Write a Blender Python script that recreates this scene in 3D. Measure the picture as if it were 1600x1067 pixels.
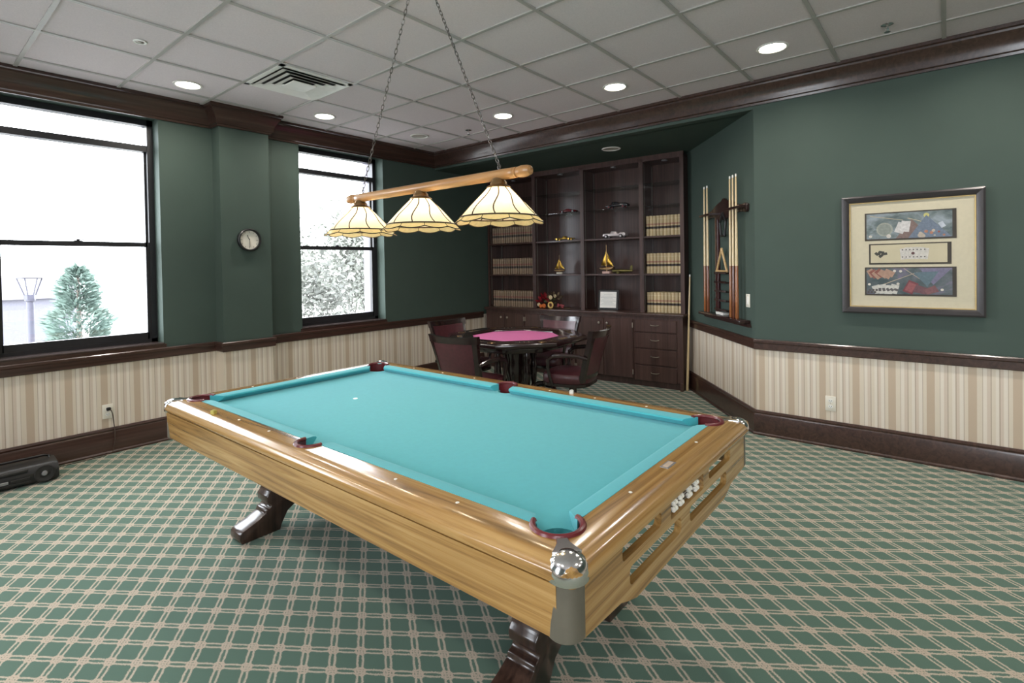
import bpy, bmesh, math, random
from mathutils import Vector, Matrix, Euler
random.seed(7)
PI = math.pi
SC = bpy.context.scene
COL = SC.collection
for o in list(bpy.data.objects):
    bpy.data.objects.remove(o)

# ------------------------------------------------------------------ camera
YAW, PITCH, ROLL, FPX, HCAM, SY = 0.69249417, -0.01450040, -0.01697654, 819.789, 1.45176, -105.7005
_F = Vector((math.cos(YAW)*math.cos(PITCH), math.sin(YAW)*math.cos(PITCH), math.sin(PITCH)))
_R = Vector((math.sin(YAW), -math.cos(YAW), 0)); _U = _R.cross(_F)
_R2 = math.cos(ROLL)*_R + math.sin(ROLL)*_U
_U2 = -math.sin(ROLL)*_R + math.cos(ROLL)*_U
cam_d = bpy.data.cameras.new('camera'); cam = bpy.data.objects.new('camera', cam_d); COL.objects.link(cam)
m = Matrix((_R2, _U2, -_F)).transposed().to_4x4(); m.translation = (0, 0, HCAM); cam.matrix_world = m
cam_d.sensor_width = 36; cam_d.lens = FPX/1600*36; cam_d.shift_y = SY/1600
cam_d.clip_start = 0.05; cam_d.clip_end = 300
SC.camera = cam

# ------------------------------------------------------------------ sky, exposure
W = bpy.data.worlds.new('overcast_sky'); SC.world = W; W.use_nodes = True
bgn = W.node_tree.nodes['Background']
bgn.inputs['Color'].default_value = (0.88, 0.94, 1.0, 1); bgn.inputs['Strength'].default_value = 8.0
SC.view_settings.view_transform = 'Standard'; SC.view_settings.look = 'None'
SC.view_settings.gamma = 1; SC.view_settings.use_curve_mapping = False
SC.view_settings.exposure = 1.05
SC.cycles.use_denoising = True
SC.cycles.max_bounces = 10; SC.cycles.diffuse_bounces = 6; SC.cycles.glossy_bounces = 4
SC.cycles.transmission_bounces = 8; SC.cycles.transparent_max_bounces = 12
SC.cycles.sample_clamp_indirect = 6
SC.cycles.caustics_reflective = False; SC.cycles.caustics_refractive = False

CAN_W, BULB_W = 4.2, 1.0        # recessed downlights / pool-lamp bulbs
ZC = 2.945                       # ceiling height
def area(name, loc, rot, sx, sy, power, color=(1, 1, 1), portal=False, shape='RECTANGLE', spread=PI):
    l = bpy.data.lights.new(name, 'AREA'); l.shape = shape; l.size = sx; l.size_y = sy
    l.energy = power; l.color = color; l.spread = spread
    o = bpy.data.objects.new(name, l); COL.objects.link(o); o.location = loc; o.rotation_euler = rot
    if portal: l.cycles.is_portal = True
    return o
WIN = [(0.496, 1.556), (2.825, 3.885), (-1.75, -0.69)]      # window openings along the window wall; the last is unseen, added for daylight
WZ0, WZ1 = 0.845, 2.775
ADDED_WIN = [(-2.95, -1.89), (-1.75, -.69), (1.65, 2.71)]                # unseen windows, added in the left wall to light the room
for a, b in ADDED_WIN:
    area('window_portal', (-2.3-.35, (a+b)/2, (WZ0+WZ1)/2), (0, -PI/2, 0), WZ1-WZ0, b-a, 1, portal=True)
for i, (a, b) in enumerate(WIN):
    area('window_portal', ((a+b)/2, 5.56, (WZ0+WZ1)/2), (-PI/2, 0, 0), b-a, WZ1-WZ0, 1, portal=True)

# ------------------------------------------------------------------ helpers
def lin(c):
    return tuple(((v/255)/12.92 if v/255 <= 0.04045 else ((v/255+0.055)/1.055)**2.4) for v in c[:3]) + (1.0,)

class MB:
    """collects shapes in a bmesh; build() links them as one mesh object"""
    def __init__(s): s.bm = bmesh.new()
    def _new(s, n0): return s.bm.verts[n0:] if False else [v for v in s.bm.verts if v.index == -1]
    def add(s, bm2, mat=None):
        if mat is not None: bmesh.ops.transform(bm2, matrix=mat, verts=bm2.verts)
        me = bpy.data.meshes.new('tmp'); bm2.to_mesh(me); bm2.free(); s.bm.from_mesh(me); bpy.data.meshes.remove(me)
        return s
    def box(s, x0, x1, y0, y1, z0, z1, bev=0.0, seg=1, mat=None):
        b = bmesh.new(); bmesh.ops.create_cube(b, size=1)
        for v in b.verts:
            v.co = Vector(((x0+x1)/2+v.co.x*(x1-x0), (y0+y1)/2+v.co.y*(y1-y0), (z0+z1)/2+v.co.z*(z1-z0)))
        if bev > 0: bmesh.ops.bevel(b, geom=b.edges[:], offset=bev, segments=seg, affect='EDGES', profile=0.5)
        return s.add(b, mat)
    def prism(s, pts, h0, h1, axis='z', bev=0.0, seg=1, mat=None):
        """polygon pts in the plane across axis, from h0 to h1 along it"""
        b = bmesh.new()
        f = {'z': lambda p, h: (p[0], p[1], h), 'y': lambda p, h: (p[0], h, p[1]), 'x': lambda p, h: (h, p[0], p[1])}[axis]
        lo = [b.verts.new(f(p, h0)) for p in pts]; hi = [b.verts.new(f(p, h1)) for p in pts]
        n = len(pts)
        b.faces.new(lo); b.faces.new(list(reversed(hi)))
        for i in range(n): b.faces.new((lo[i], hi[i], hi[(i+1) % n], lo[(i+1) % n]))
        bmesh.ops.recalc_face_normals(b, faces=b.faces[:])
        if bev > 0: bmesh.ops.bevel(b, geom=b.edges[:], offset=bev, segments=seg, affect='EDGES', profile=0.5)
        return s.add(b, mat)
    def lathe(s, prof, n=24, loc=(0, 0, 0), mat=None, cap=True):
        b = bmesh.new(); rings = []
        for r, z in prof:
            if r < 1e-6: rings.append([b.verts.new((0, 0, z))])
            else: rings.append([b.verts.new((r*math.cos(2*PI*k/n), r*math.sin(2*PI*k/n), z)) for k in range(n)])
        for A, B in zip(rings[:-1], rings[1:]):
            for k in range(n):
                a = [A[k], A[(k+1) % n]] if len(A) > 1 else [A[0]]
                c = [B[(k+1) % n], B[k]] if len(B) > 1 else [B[0]]
                if len(a)+len(c) >= 3: b.faces.new(a+c)
        if cap:
            if len(rings[0]) > 1: b.faces.new(rings[0])
            if len(rings[-1]) > 1: b.faces.new(rings[-1])
        bmesh.ops.recalc_face_normals(b, faces=b.faces[:])
        M = Matrix.Translation(loc) if mat is None else mat
        return s.add(b, M)
    def tube(s, pts, rad, n=8, closed=False, flat=1.0):
        """round bar along pts; rad a number or one per point"""
        b = bmesh.new(); P = [Vector(p) for p in pts]; N = len(P)
        R = rad if isinstance(rad, (list, tuple)) else [rad]*N
        rings = []; up = None
        for i in range(N):
            if closed: t = P[(i+1) % N]-P[i-1]
            else: t = P[min(i+1, N-1)]-P[max(i-1, 0)]
            t.normalize()
            if up is None:
                up = Vector((0, 0, 1)) if abs(t.z) < 0.9 else Vector((1, 0, 0))
            x = up-t*up.dot(t)
            if x.length < 1e-5: x = t.orthogonal()
            x.normalize(); up = x; y = t.cross(x)
            rings.append([b.verts.new(P[i]+R[i]*(math.cos(2*PI*k/n)*x+flat*math.sin(2*PI*k/n)*y)) for k in range(n)])
        for i in range(N if closed else N-1):
            A, B = rings[i], rings[(i+1) % N]
            for k in range(n): b.faces.new((A[k], A[(k+1) % n], B[(k+1) % n], B[k]))
        if not closed: b.faces.new(list(reversed(rings[0]))); b.faces.new(rings[-1])
        bmesh.ops.recalc_face_normals(b, faces=b.faces[:])
        return s.add(b)
    def ball(s, loc, r, sc=(1, 1, 1), u=16, v=10):
        b = bmesh.new(); bmesh.ops.create_uvsphere(b, u_segments=u, v_segments=v, radius=r)
        for q in b.verts: q.co = Vector((q.co.x*sc[0], q.co.y*sc[1], q.co.z*sc[2]))+Vector(loc)
        return s.add(b)
    def sweep(s, prof, path):
        """profile (offset to the right of travel, z) along a 2-D path with mitred corners"""
        b = bmesh.new(); P = [Vector(p) for p in path]; N = len(P); rings = []
        for i in range(N):
            def rn(a, c): d = (c-a).normalized(); return Vector((d.y, -d.x))
            if i == 0: nn = rn(P[0], P[1]); k = 1
            elif i == N-1: nn = rn(P[-2], P[-1]); k = 1
            else:
                n1, n2 = rn(P[i-1], P[i]), rn(P[i], P[i+1]); nn = (n1+n2).normalized(); k = 1/max(0.3, nn.dot(n1))
            rings.append([b.verts.new((P[i].x+nn.x*d*k, P[i].y+nn.y*d*k, z)) for d, z in prof])
        n = len(prof)
        for A, B in zip(rings[:-1], rings[1:]):
            for k in range(n): b.faces.new((A[k], A[(k+1) % n], B[(k+1) % n], B[k]))
        b.faces.new(rings[0]); b.faces.new(list(reversed(rings[-1])))
        bmesh.ops.recalc_face_normals(b, faces=b.faces[:])
        return s.add(b)
    def quad(s, a, b_, c, d):
        v = [s.bm.verts.new(p) for p in (a, b_, c, d)]; s.bm.faces.new(v); return s
    def build(s, name, mat, parent=None, smooth=True, angle=35, loc=None):
        me = bpy.data.meshes.new(name); s.bm.to_mesh(me); s.bm.free()
        if smooth:
            me.polygons.foreach_set('use_smooth', [True]*len(me.polygons))
            me.set_sharp_from_angle(angle=math.radians(angle))
        if mat is not None: me.materials.append(mat)
        o = bpy.data.objects.new(name, me); COL.objects.link(o)
        if parent is not None: o.parent = parent
        if loc is not None: o.location = loc
        return o

def thing(name, label, cat, loc=(0, 0, 0), rotz=0, group=None):
    o = bpy.data.objects.new(name, None); COL.objects.link(o); o.location = loc; o.rotation_euler = (0, 0, rotz)
    o.empty_display_size = 0.05
    return tag(o, label, cat, group)
def tag(o, label, cat, group=None):
    o['label'] = label; o['category'] = cat
    if group: o['group'] = group
    return o
def struct(o):
    o['kind'] = 'structure'; return o
def dup(root, loc=None, rotz=None, label=None, group=None):
    def cp(o, par):
        c = o.copy(); COL.objects.link(c)
        if par is not None: c.parent = par
        for ch in list(o.children): cp(ch, c)
        return c
    r = cp(root, None)
    if loc is not None: r.location = loc
    if rotz is not None: r.rotation_euler = (0, 0, rotz)
    if label: r['label'] = label
    if group: r['group'] = group
    return r
def cut(obj, cutters):
    """boolean the cutter bmeshes out of obj"""
    tmp = []
    for c in cutters:
        me = bpy.data.meshes.new('cutter'); c.bm.to_mesh(me); c.bm.free()
        co = bpy.data.objects.new('cutter', me); COL.objects.link(co); tmp.append(co)
        md = obj.modifiers.new('b', 'BOOLEAN'); md.operation = 'DIFFERENCE'; md.object = co; md.solver = 'EXACT'
    par = obj.parent; obj.parent = None
    bpy.context.view_layer.update()
    dg = bpy.context.evaluated_depsgraph_get()
    new = bpy.data.meshes.new_from_object(obj.evaluated_get(dg))
    obj.modifiers.clear(); old = obj.data; obj.data = new; new.name = obj.name
    for co in tmp: bpy.data.objects.remove(co)
    new.polygons.foreach_set('use_smooth', [True]*len(new.polygons)); new.set_sharp_from_angle(angle=math.radians(35))
    obj.parent = par
    return obj

# ------------------------------------------------------------------ materials
class NT:
    def __init__(s, name):
        s.m = bpy.data.materials.new(name); s.m.use_nodes = True; s.t = s.m.node_tree
        s.p = s.t.nodes['Principled BSDF']; s.out = s.t.nodes['Material Output']
    def n(s, typ, **kw):
        nd = s.t.nodes.new(typ)
        for k, v in kw.items(): setattr(nd, k, v)
        return nd
    def l(s, a, b): s.t.links.new(a, b)
    def set(s, sock, v):
        if hasattr(v, 'is_output') or isinstance(v, bpy.types.NodeSocket): s.l(v, sock)
        else: sock.default_value = v
    def math(s, op, a, b=0.0, c=None):
        nd = s.n('ShaderNodeMath', operation=op); s.set(nd.inputs[0], a)
        if len(nd.inputs) > 1: s.set(nd.inputs[1], b)
        if c is not None: s.set(nd.inputs[2], c)
        return nd.outputs[0]
    def obj(s): return s.n('ShaderNodeTexCoord').outputs['Object']
    def pos(s): return s.n('ShaderNodeNewGeometry').outputs['Position']
    def mapv(s, vec, scale=(1, 1, 1), loc=(0, 0, 0), rot=(0, 0, 0)):
        nd = s.n('ShaderNodeMapping'); s.l(vec, nd.inputs['Vector'])
        nd.inputs['Scale'].default_value = scale; nd.inputs['Location'].default_value = loc; nd.inputs['Rotation'].default_value = rot
        return nd.outputs[0]
    def noise(s, vec, scale=5, detail=4, rough=0.55, dist=0.0):
        nd = s.n('ShaderNodeTexNoise'); s.l(vec, nd.inputs['Vector'])
        nd.inputs['Scale'].default_value = scale; nd.inputs['Detail'].default_value = detail
        nd.inputs['Roughness'].default_value = rough; nd.inputs['Distortion'].default_value = dist
        return nd.outputs['Fac']
    def ramp(s, fac, stops, interp='LINEAR'):
        nd = s.n('ShaderNodeValToRGB'); s.l(fac, nd.inputs[0]); r = nd.color_ramp; r.interpolation = interp
        while len(r.elements) < len(stops): r.elements.new(0.5)
        for e, (p, c) in zip(r.elements, sorted(stops, key=lambda q: q[0])): e.position = p; e.color = c
        return nd.outputs['Color']
    def mix(s, fac, a, b, mode='MIX'):
        nd = s.n('ShaderNodeMix', data_type='RGBA', blend_type=mode); s.set(nd.inputs[0], fac); s.set(nd.inputs[6], a); s.set(nd.inputs[7], b)
        return nd.outputs[2]
    def bump(s, h, strength=0.2, dist=0.01):
        nd = s.n('ShaderNodeBump'); nd.inputs['Strength'].default_value = strength; nd.inputs['Distance'].default_value = dist
        s.l(h, nd.inputs['Height']); s.l(nd.outputs[0], s.p.inputs['Normal'])
    def fin(s, color=None, rough=0.5, metal=0.0, coat=0.0, spec=0.5, sheen=0.0):
        if color is not None: s.set(s.p.inputs['Base Color'], color)
        s.set(s.p.inputs['Roughness'], rough); s.p.inputs['Metallic'].default_value = metal
        s.p.inputs['Coat Weight'].default_value = coat; s.p.inputs['Coat Roughness'].default_value = 0.12
        s.p.inputs['Specular IOR Level'].default_value = spec; s.p.inputs['Sheen Weight'].default_value = sheen
        return s.m

def plain(name, rgb, rough=0.5, metal=0.0, coat=0.0, var=0.06, scale=18, spec=0.5, sheen=0.0, bump=0.0):
    t = NT(name); v = t.noise(t.obj(), scale, 4)
    c = lin(rgb); a = tuple(x*(1-var*2) for x in c[:3])+(1,); b = tuple(min(1, x*(1+var*2)) for x in c[:3])+(1,)
    col = t.ramp(v, [(0.25, a), (0.75, b)])
    if bump: t.bump(t.noise(t.obj(), scale*12, 3), bump, 0.002)
    return t.fin(col, rough, metal, coat, spec, sheen)
def wood(name, dark, mid, light, axis='y', rough=0.35, coat=0.3, k=1.0, contrast=1.0):
    t = NT(name); o = t.obj(); s1 = {'x': (.8, 24, 24), 'y': (24, .8, 24), 'z': (24, 24, .8)}[axis]
    s2 = {'x': (4, 160, 160), 'y': (160, 4, 160), 'z': (160, 160, 4)}[axis]
    g = t.noise(t.mapv(o, tuple(x*k for x in s1)), 1.0, 5, 0.58, 1.5)
    p = t.noise(t.mapv(o, tuple(x*k for x in s2)), 1.0, 3, 0.5, 0.2)
    c = t.ramp(g, [(0.30, lin(dark)), (0.48, lin(mid)), (0.70, lin(light))])
    c2 = t.mix(t.math('MULTIPLY', p, 0.35*contrast), c, lin(dark))
    return t.fin(c2, rough, 0, coat)
def emit(name, rgb, strength):
    t = NT(name); t.fin(lin(rgb), 0.5); t.p.inputs['Emission Color'].default_value = lin(rgb); t.p.inputs['Emission Strength'].default_value = strength
    return t.m
def glass_mat(name, tint=(1, 1, 1), refl=0.06):
    t = NT(name); tr = t.n('ShaderNodeBsdfTransparent'); tr.inputs[0].default_value = (*tint, 1)
    gl = t.n('ShaderNodeBsdfGlossy'); gl.inputs['Roughness'].default_value = 0.02
    lw = t.n('ShaderNodeLayerWeight'); lw.inputs['Blend'].default_value = 0.5
    v = t.noise(t.obj(), 3, 2); f = t.math('ADD', t.math('ADD', 0.03, t.math('MULTIPLY', v, 0.01)), t.math('MULTIPLY', t.math('POWER', lw.outputs['Facing'], 5.0), 0.8))
    mx = t.n('ShaderNodeMixShader'); t.l(f, mx.inputs[0]); t.l(tr.outputs[0], mx.inputs[1]); t.l(gl.outputs[0], mx.inputs[2])
    t.l(mx.outputs[0], t.out.inputs[0]); return t.m

GREEN = (68, 82, 75)
PER = 0.222
def wall_mat(name, dirx, diry, off=0.0):
    """green paint above the chair rail, striped wallpaper below it"""
    t = NT(name); p = t.pos(); sx = t.n('ShaderNodeSeparateXYZ'); t.l(p, sx.inputs[0])
    u = t.math('ADD', t.math('MULTIPLY', sx.outputs[0], dirx), t.math('MULTIPLY', sx.outputs[1], diry))
    f = t.math('FRACT', t.math('ADD', t.math('DIVIDE', t.math('ADD', u, off), PER), 40.0))
    cr, lt, tan, ln, pk = lin((216, 204, 186)), lin((224, 214, 200)), lin((192, 173, 152)), lin((178, 162, 144)), lin((209, 194, 178))
    st = t.ramp(f, [(0.0, tan), (0.20, cr), (0.29, ln), (0.305, lt), (0.40, pk), (0.47, ln), (0.50, lt), (0.575, cr),
                    (0.665, ln), (0.69, pk), (0.77, lt), (0.86, ln), (0.875, cr)], 'CONSTANT')
    v = t.noise(p, 40, 3); st = t.mix(t.math('MULTIPLY', v, 0.12), st, tan)
    pv = t.noise(p, 2.0, 3); g = lin(GREEN)
    gr = t.ramp(pv, [(0.3, tuple(x*0.95 for x in g[:3])+(1,)), (0.7, tuple(x*1.05 for x in g[:3])+(1,))])
    k = t.math('GREATER_THAN', sx.outputs[2], 0.76)
    t.bump(t.noise(p, 220, 2), 0.08, 0.002)
    return t.fin(t.mix(k, st, gr), 0.7, spec=0.3)

def carpet_mat():
    t = NT('patterned_carpet'); p = t.pos(); sx = t.n('ShaderNodeSeparateXYZ'); t.l(p, sx.inputs[0])
    jit = t.math('MULTIPLY', t.math('SUBTRACT', t.noise(p, 260, 2), 0.5), 0.16)
    a = t.math('DIVIDE', t.math('SUBTRACT', sx.outputs[0], 1.877), 0.1235)
    b = t.math('DIVIDE', t.math('SUBTRACT', sx.outputs[1], 0.857), 0.1730)
    u = t.math('ADD', t.math('ADD', a, b), 40.0); v = t.math('ADD', t.math('SUBTRACT', a, b), 40.0)
    def dist(w): return t.math('SUBTRACT', t.math('FRACT', t.math('ADD', w, 0.5)), 0.5)     # signed distance to the nearest line
    du, dv = dist(u), dist(v)
    def strand(d, along):      # twin wavy strands either side of a line
        wob = t.math('MULTIPLY', t.math('SINE', t.math('MULTIPLY', along, 2*PI)), 0.045)
        wob = t.math('ABSOLUTE', t.math('SINE', t.math('MULTIPLY', along, PI)))
        off = t.math('ADD', 0.052, t.math('MULTIPLY', wob, 0.046))
        e = t.math('ABSOLUTE', t.math('SUBTRACT', t.math('ABSOLUTE', d), off))
        nd = t.n('ShaderNodeMapRange', interpolation_type='SMOOTHSTEP'); t.l(t.math('ADD', e, jit), nd.inputs[0])
        nd.inputs[1].default_value = 0.054; nd.inputs[2].default_value = 0.024; nd.inputs[3].default_value = 0; nd.inputs[4].default_value = 1
        return nd.outputs[0]
    s1 = strand(du, v); s2 = strand(dv, u)
    au, av = t.math('ABSOLUTE', du), t.math('ABSOLUTE', dv)
    knot = t.math('LESS_THAN', t.math('ADD', t.math('MAXIMUM', au, av), t.math('MULTIPLY', t.math('MINIMUM', au, av), 0.5)), 0.25)
    def ticks(p_, q_):   # short cross-stitches either side of a crossing
        return t.math('MULTIPLY', t.math('LESS_THAN', t.math('ADD', t.math('ABSOLUTE', t.math('SUBTRACT', p_, 0.158)), jit), 0.044), t.math('LESS_THAN', q_, 0.150))
    kn = t.math('MAXIMUM', ticks(au, av), ticks(av, au))
    on = t.math('MINIMUM', 1.0, t.math('ADD', t.math('MAXIMUM', s1, s2), kn))
    kk = t.math('MULTIPLY', knot, 0.5)
    n1 = t.noise(p, 500, 2)
    gr = t.ramp(n1, [(0.25, lin((72, 98, 84))), (0.75, lin((98, 124, 110)))])
    gr = t.mix(t.noise(p, 3.0, 2), gr, lin((84, 110, 96)))
    cr = t.ramp(n1, [(0.25, lin((164, 152, 134))), (0.75, lin((206, 195, 176)))])
    cr = t.mix(t.math('MULTIPLY', kk, 0.6), cr, lin((192, 166, 148)))
    t.bump(n1, 0.35, 0.004)
    return t.fin(t.mix(on, gr, cr), 0.95, spec=0.1, sheen=0.15)

M = {}
M['wallY'] = wall_mat('wall_paint_and_stripes_window', 1, 0)
M['wallX'] = wall_mat('wall_paint_and_stripes_right', 0, 1, -0.07)
M['wallD'] = wall_mat('wall_paint_and_stripes_diagonal', 0.772, 0.636)
M['green'] = plain('green_paint', GREEN, 0.75, var=0.03, scale=2, spec=0.2)
M['carpet'] = carpet_mat()
M['tile'] = plain('ceiling_tile', (222, 212, 214), 0.9, var=0.03, scale=120, spec=0.2, bump=0.3)
M['tbar'] = plain('ceiling_bar', (176, 172, 168), 0.45, var=0.02)
M['trim'] = wood('dark_cherry_trim', (44, 28, 23), (64, 43, 36), (80, 56, 48), 'x', 0.28, 0.35)
M['cab'] = wood('dark_cabinet_wood', (56, 39, 35), (74, 53, 48), (90, 67, 61), 'z', 0.34, 0.2, 0.7)
M['oakY'] = wood('oak_long', (104, 74, 38), (170, 130, 74), (200, 162, 104), 'y', 0.24, 0.5)
M['oakX'] = wood('oak_cross', (104, 74, 38), (170, 130, 74), (200, 162, 104), 'x', 0.24, 0.5)
M['oak'] = wood('oak_bar', (126, 84, 46), (178, 130, 78), (206, 160, 108), 'y', 0.35, 0.3, 0.8)
M['felt'] = plain('teal_cloth', (72, 172, 182), 0.92, var=0.015, scale=40, spec=0.25, sheen=0.2, bump=0.15)
M['liner'] = plain('burgundy_pocket_rubber', (104, 40, 44), 0.3, var=0.1)
M['chrome'] = plain('chrome', (222, 222, 222), 0.16, 1.0, var=0.01)
M['steel'] = plain('brushed_grey', (128, 122, 110), 0.42, 0.6, var=0.04)
M['darkwood'] = wood('walnut_leg', (34, 22, 18), (58, 40, 32), (80, 58, 48), 'z', 0.28, 0.4)
M['pearl'] = plain('pearl_dot', (240, 236, 224), 0.3, var=0.02)
M['black'] = plain('black_plastic', (24, 24, 25), 0.4, var=0.08)
M['dark'] = plain('dark_slate', (38, 36, 34), 0.7, var=0.08)
M['silver'] = plain('silver_plastic', (150, 150, 152), 0.3, 0.5, var=0.04)
M['ivory'] = plain('ivory_plate', (226, 220, 206), 0.4, var=0.02)
M['white'] = plain('white_enamel', (236, 234, 228), 0.4, var=0.02)
M['leather'] = plain('burgundy_leather', (76, 37, 43), 0.33, var=0.12, scale=30, coat=0.1, bump=0.2)
M['black_wood'] = wood('black_cherry', (22, 14, 14), (36, 22, 22), (50, 32, 30), 'z', 0.2, 0.5)
M['pink'] = plain('rose_cloth', (176, 78, 130), 0.9, var=0.03, scale=60, sheen=0.05)
M['brass'] = plain('antique_brass', (150, 120, 84), 0.3, 0.9, var=0.08)
M['gold'] = plain('gold_metal', (214, 172, 76), 0.28, 0.9, var=0.06)
M['glass'] = glass_mat('window_glass')
M['shelfglass'] = glass_mat('shelf_glass', (0.88, 0.93, 0.91))
M['frame'] = plain('black_window_frame', (34, 33, 36), 0.4, var=0.05)

# ------------------------------------------------------------------ room shell
XR, YW, X0, Y0 = 4.72, 5.214, -2.3, -3.2
struct(MB().box(X0-.1, 6.7, Y0-.1, YW+.15, -.12, 0).build('floor', M['carpet'], smooth=False))
struct(MB().box(X0-.1, XR+.1, Y0-.1, YW+.15, ZC, ZC+.1).build('ceiling', M['tile'], smooth=False))
g = MB()
for k in range(-3, 11):
    x = 3.685-0.607*k
    if X0 < x < XR-.1: g.box(x-.012, x+.012, Y0, YW, ZC-.008, ZC+.004)
for k in range(-5, 9):
    y = 0.010+0.609*k
    if Y0 < y < YW-.1: g.box(X0, XR, y-.012, y+.012, ZC-.0085, ZC+.004)
struct(g.build('ceiling_grid', M['tbar'], smooth=False))
# window wall with openings and the pilaster
w = MB(); edges = sorted(WIN); xs = X0-.1
for a, b in edges:
    w.box(xs, a, YW, YW+.15, -.1, ZC+.1); w.box(a, b, YW, YW+.15, -.1, WZ0-.012); w.box(a, b, YW, YW+.15, WZ1, ZC+.1); xs = b
w.box(xs, 6.7, YW, YW+.15, -.1, ZC+.1)
struct(w.build('wall_windows', M['wallY'], smooth=False))
struct(MB().box(1.984, 2.433, 5.058, YW+.01, 0, ZC).build('wall_pilaster', M['wallY'], smooth=False))
ext = plain('pale_outer_stone', (150, 146, 160), 0.8, var=0.05)
w = MB(); xs = X0-.1
for a, b in edges:
    w.box(xs, a+.012, YW+.24, YW+.40, -.6, ZC+.6); w.box(a+.012, b-.012, YW+.24, YW+.40, -.6, WZ0-.02); w.box(a+.012, b-.012, YW+.24, YW+.40, WZ1+.02, ZC+.6); xs = b-.012
w.box(xs, 6.7, YW+.24, YW+.40, -.6, ZC+.6)
struct(w.build('wall_outside', ext, smooth=False))
w = MB(); w.box(XR, XR+.12, Y0-.1, 1.25, -.05, ZC+.1); w.box(XR, XR+.12, 1.249, YW+.02, 2.735, ZC+.1)
struct(w.build('wall_right', M['wallX'], smooth=False))
AD = math.atan2(0.98, 1.19)
dw = MB().box(0, 2.35, -.12, 0, -.05, 2.80).build('wall_diagonal', M['wallD'], smooth=False); dw.location = (4.72, 1.25, 0); dw.rotation_euler = (0, 0, AD); struct(dw)
struct(MB().box(6.45, 6.6, 1.8, YW+.1, -.05, 2.8).build('wall_alcove', M['green'], smooth=False))
struct(MB().prism([(XR+.10, 1.18), (6.6, 2.75), (6.6, YW+.1), (XR+.10, YW+.1)], 2.735, 2.80).build('ceiling_alcove', M['green'], smooth=False))
w = MB(); ys = Y0-.1
for a, b in ADDED_WIN:
    w.box(X0-.15, X0, ys, a, -.05, ZC+.1); w.box(X0-.15, X0, a, b, -.05, WZ0-.012); w.box(X0-.15, X0, a, b, WZ1, ZC+.1); ys = b
w.box(X0-.15, X0, ys, YW+.1, -.05, ZC+.1)
struct(w.build('wall_left', M['wallX'], smooth=False))
struct(MB().box(X0-.1, XR+.1, Y0-.1, Y0, -.05, ZC+.1).build('wall_back', M['wallY'], smooth=False))
# crown, chair rail, skirting
crown = [(0, 2.762), (.016, 2.762), (.020, 2.778), (.032, 2.785), (.036, 2.800), (.040, 2.824), (.052, 2.852), (.072, 2.882), (.088, 2.902), (.090, 2.915), (.104, 2.922), (.106, 2.944), (0, 2.944)]
P1 = [(X0, Y0), (X0, YW), (1.984, YW), (1.984, 5.058), (2.433, 5.058), (2.433, YW), (XR, YW), (XR, Y0)]
struct(MB().sweep(crown, P1).build('trim_1', M['trim'], angle=25))
rail = [(-.01, .716), (.014, .716), (.020, .722), (.020, .770), (.026, .778), (.026, .796), (.020, .803), (-.01, .803)]
P2 = [(X0, Y0), (X0, YW), (1.984, YW), (1.984, 5.058), (2.433, 5.058), (2.433, YW), (5.60, YW)]
struct(MB().sweep(rail, P2).build('trim_2', M['trim'], angle=25))
P3 = [(4.72+1.19*1.28, 1.25+.98*1.28), (4.72, 1.25), (XR, Y0)]
struct(MB().sweep(rail, P3).build('trim_3', M['trim'], angle=25))
base = [(-.01, 0), (.034, 0), (.034, .012), (.025, .022), (.025, .165), (.020, .178), (.022, .190), (.012, .204), (-.01, .204)]
struct(MB().sweep(base, P2).build('baseboard_left', M['trim'], angle=25))
struct(MB().sweep(base, P3).build('baseboard_right', M['trim'], angle=25))
# windows
sillm = plain('dark_window_sill', (70, 60, 58), 0.16, var=0.05, coat=0.4)
for i, (a, b, lw) in enumerate([(a, b, 0) for a, b in WIN]+[(a, b, 1) for a, b in ADDED_WIN]):
    wd = bpy.data.objects.new('window_%d' % (i+1), None); COL.objects.link(wd); wd['kind'] = 'structure'; wd.location = (X0, a, 0) if lw else (a, YW, 0); wd.rotation_euler = (0, 0, PI/2 if lw else 0); L = b-a
    f = MB(); y0, y1 = .145, .235
    f.box(0, .052, y0, y1, WZ0, WZ1); f.box(L-.045, L, y0, y1, WZ0, WZ1); f.box(0, L, y0, y1, WZ1-.05, WZ1); f.box(0, L, y0, y1, WZ0, WZ0+.028)
    f.box(.03, L-.03, y0+.004, y1, 2.500, 2.552)
    f.build('window_frame', M['frame'], wd, smooth=False)
    f = MB(); f.box(.045, .078, .150, .185, .866, 1.712); f.box(L-.072, L-.040, .150, .185, .866, 1.712); f.box(.07, L-.06, .150, .185, .866, .930); f.box(.07, L-.06, .150, .185, 1.672, 1.712)
    f.build('lower_sash', M['frame'], wd, smooth=False)
    f = MB(); f.box(.045, .066, .190, .225, 1.68, 2.505); f.box(L-.060, L-.040, .190, .225, 1.68, 2.505); f.box(.06, L-.05, .190, .225, 1.68, 1.70)
    f.build('upper_sash', M['frame'], wd, smooth=False)
    MB().box(.07, L-.06, .166, .170, .92, 1.68).build('pane', M['glass'], wd, smooth=False)
    MB().box(.06, L-.05, .206, .210, 1.69, 2.503).build('pane', M['glass'], wd, smooth=False)
    MB().box(.045, L-.04, .206, .210, 2.545, WZ1-.04).build('pane', M['glass'], wd, smooth=False)
    MB().box(L/2-.028, L/2+.028, .156, .180, 1.712, 1.718, .001).lathe([(.012, 1.718), (.012, 1.730), (.006, 1.733)], 10, (L/2, .168, 0)).box(L/2-.004, L/2+.036, .160, .172, 1.722, 1.730, .001).build('sash_lock', M['frame'], wd)
    MB().box(-.004, L+.004, -.014, .148, WZ0-.014, WZ0, .003).build('window_sill', sillm, wd)
    MB().box(-.02, L+.02, -.010, 0, .80, WZ0-.012, .002).build('sill_apron', M['trim'], wd)

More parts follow.
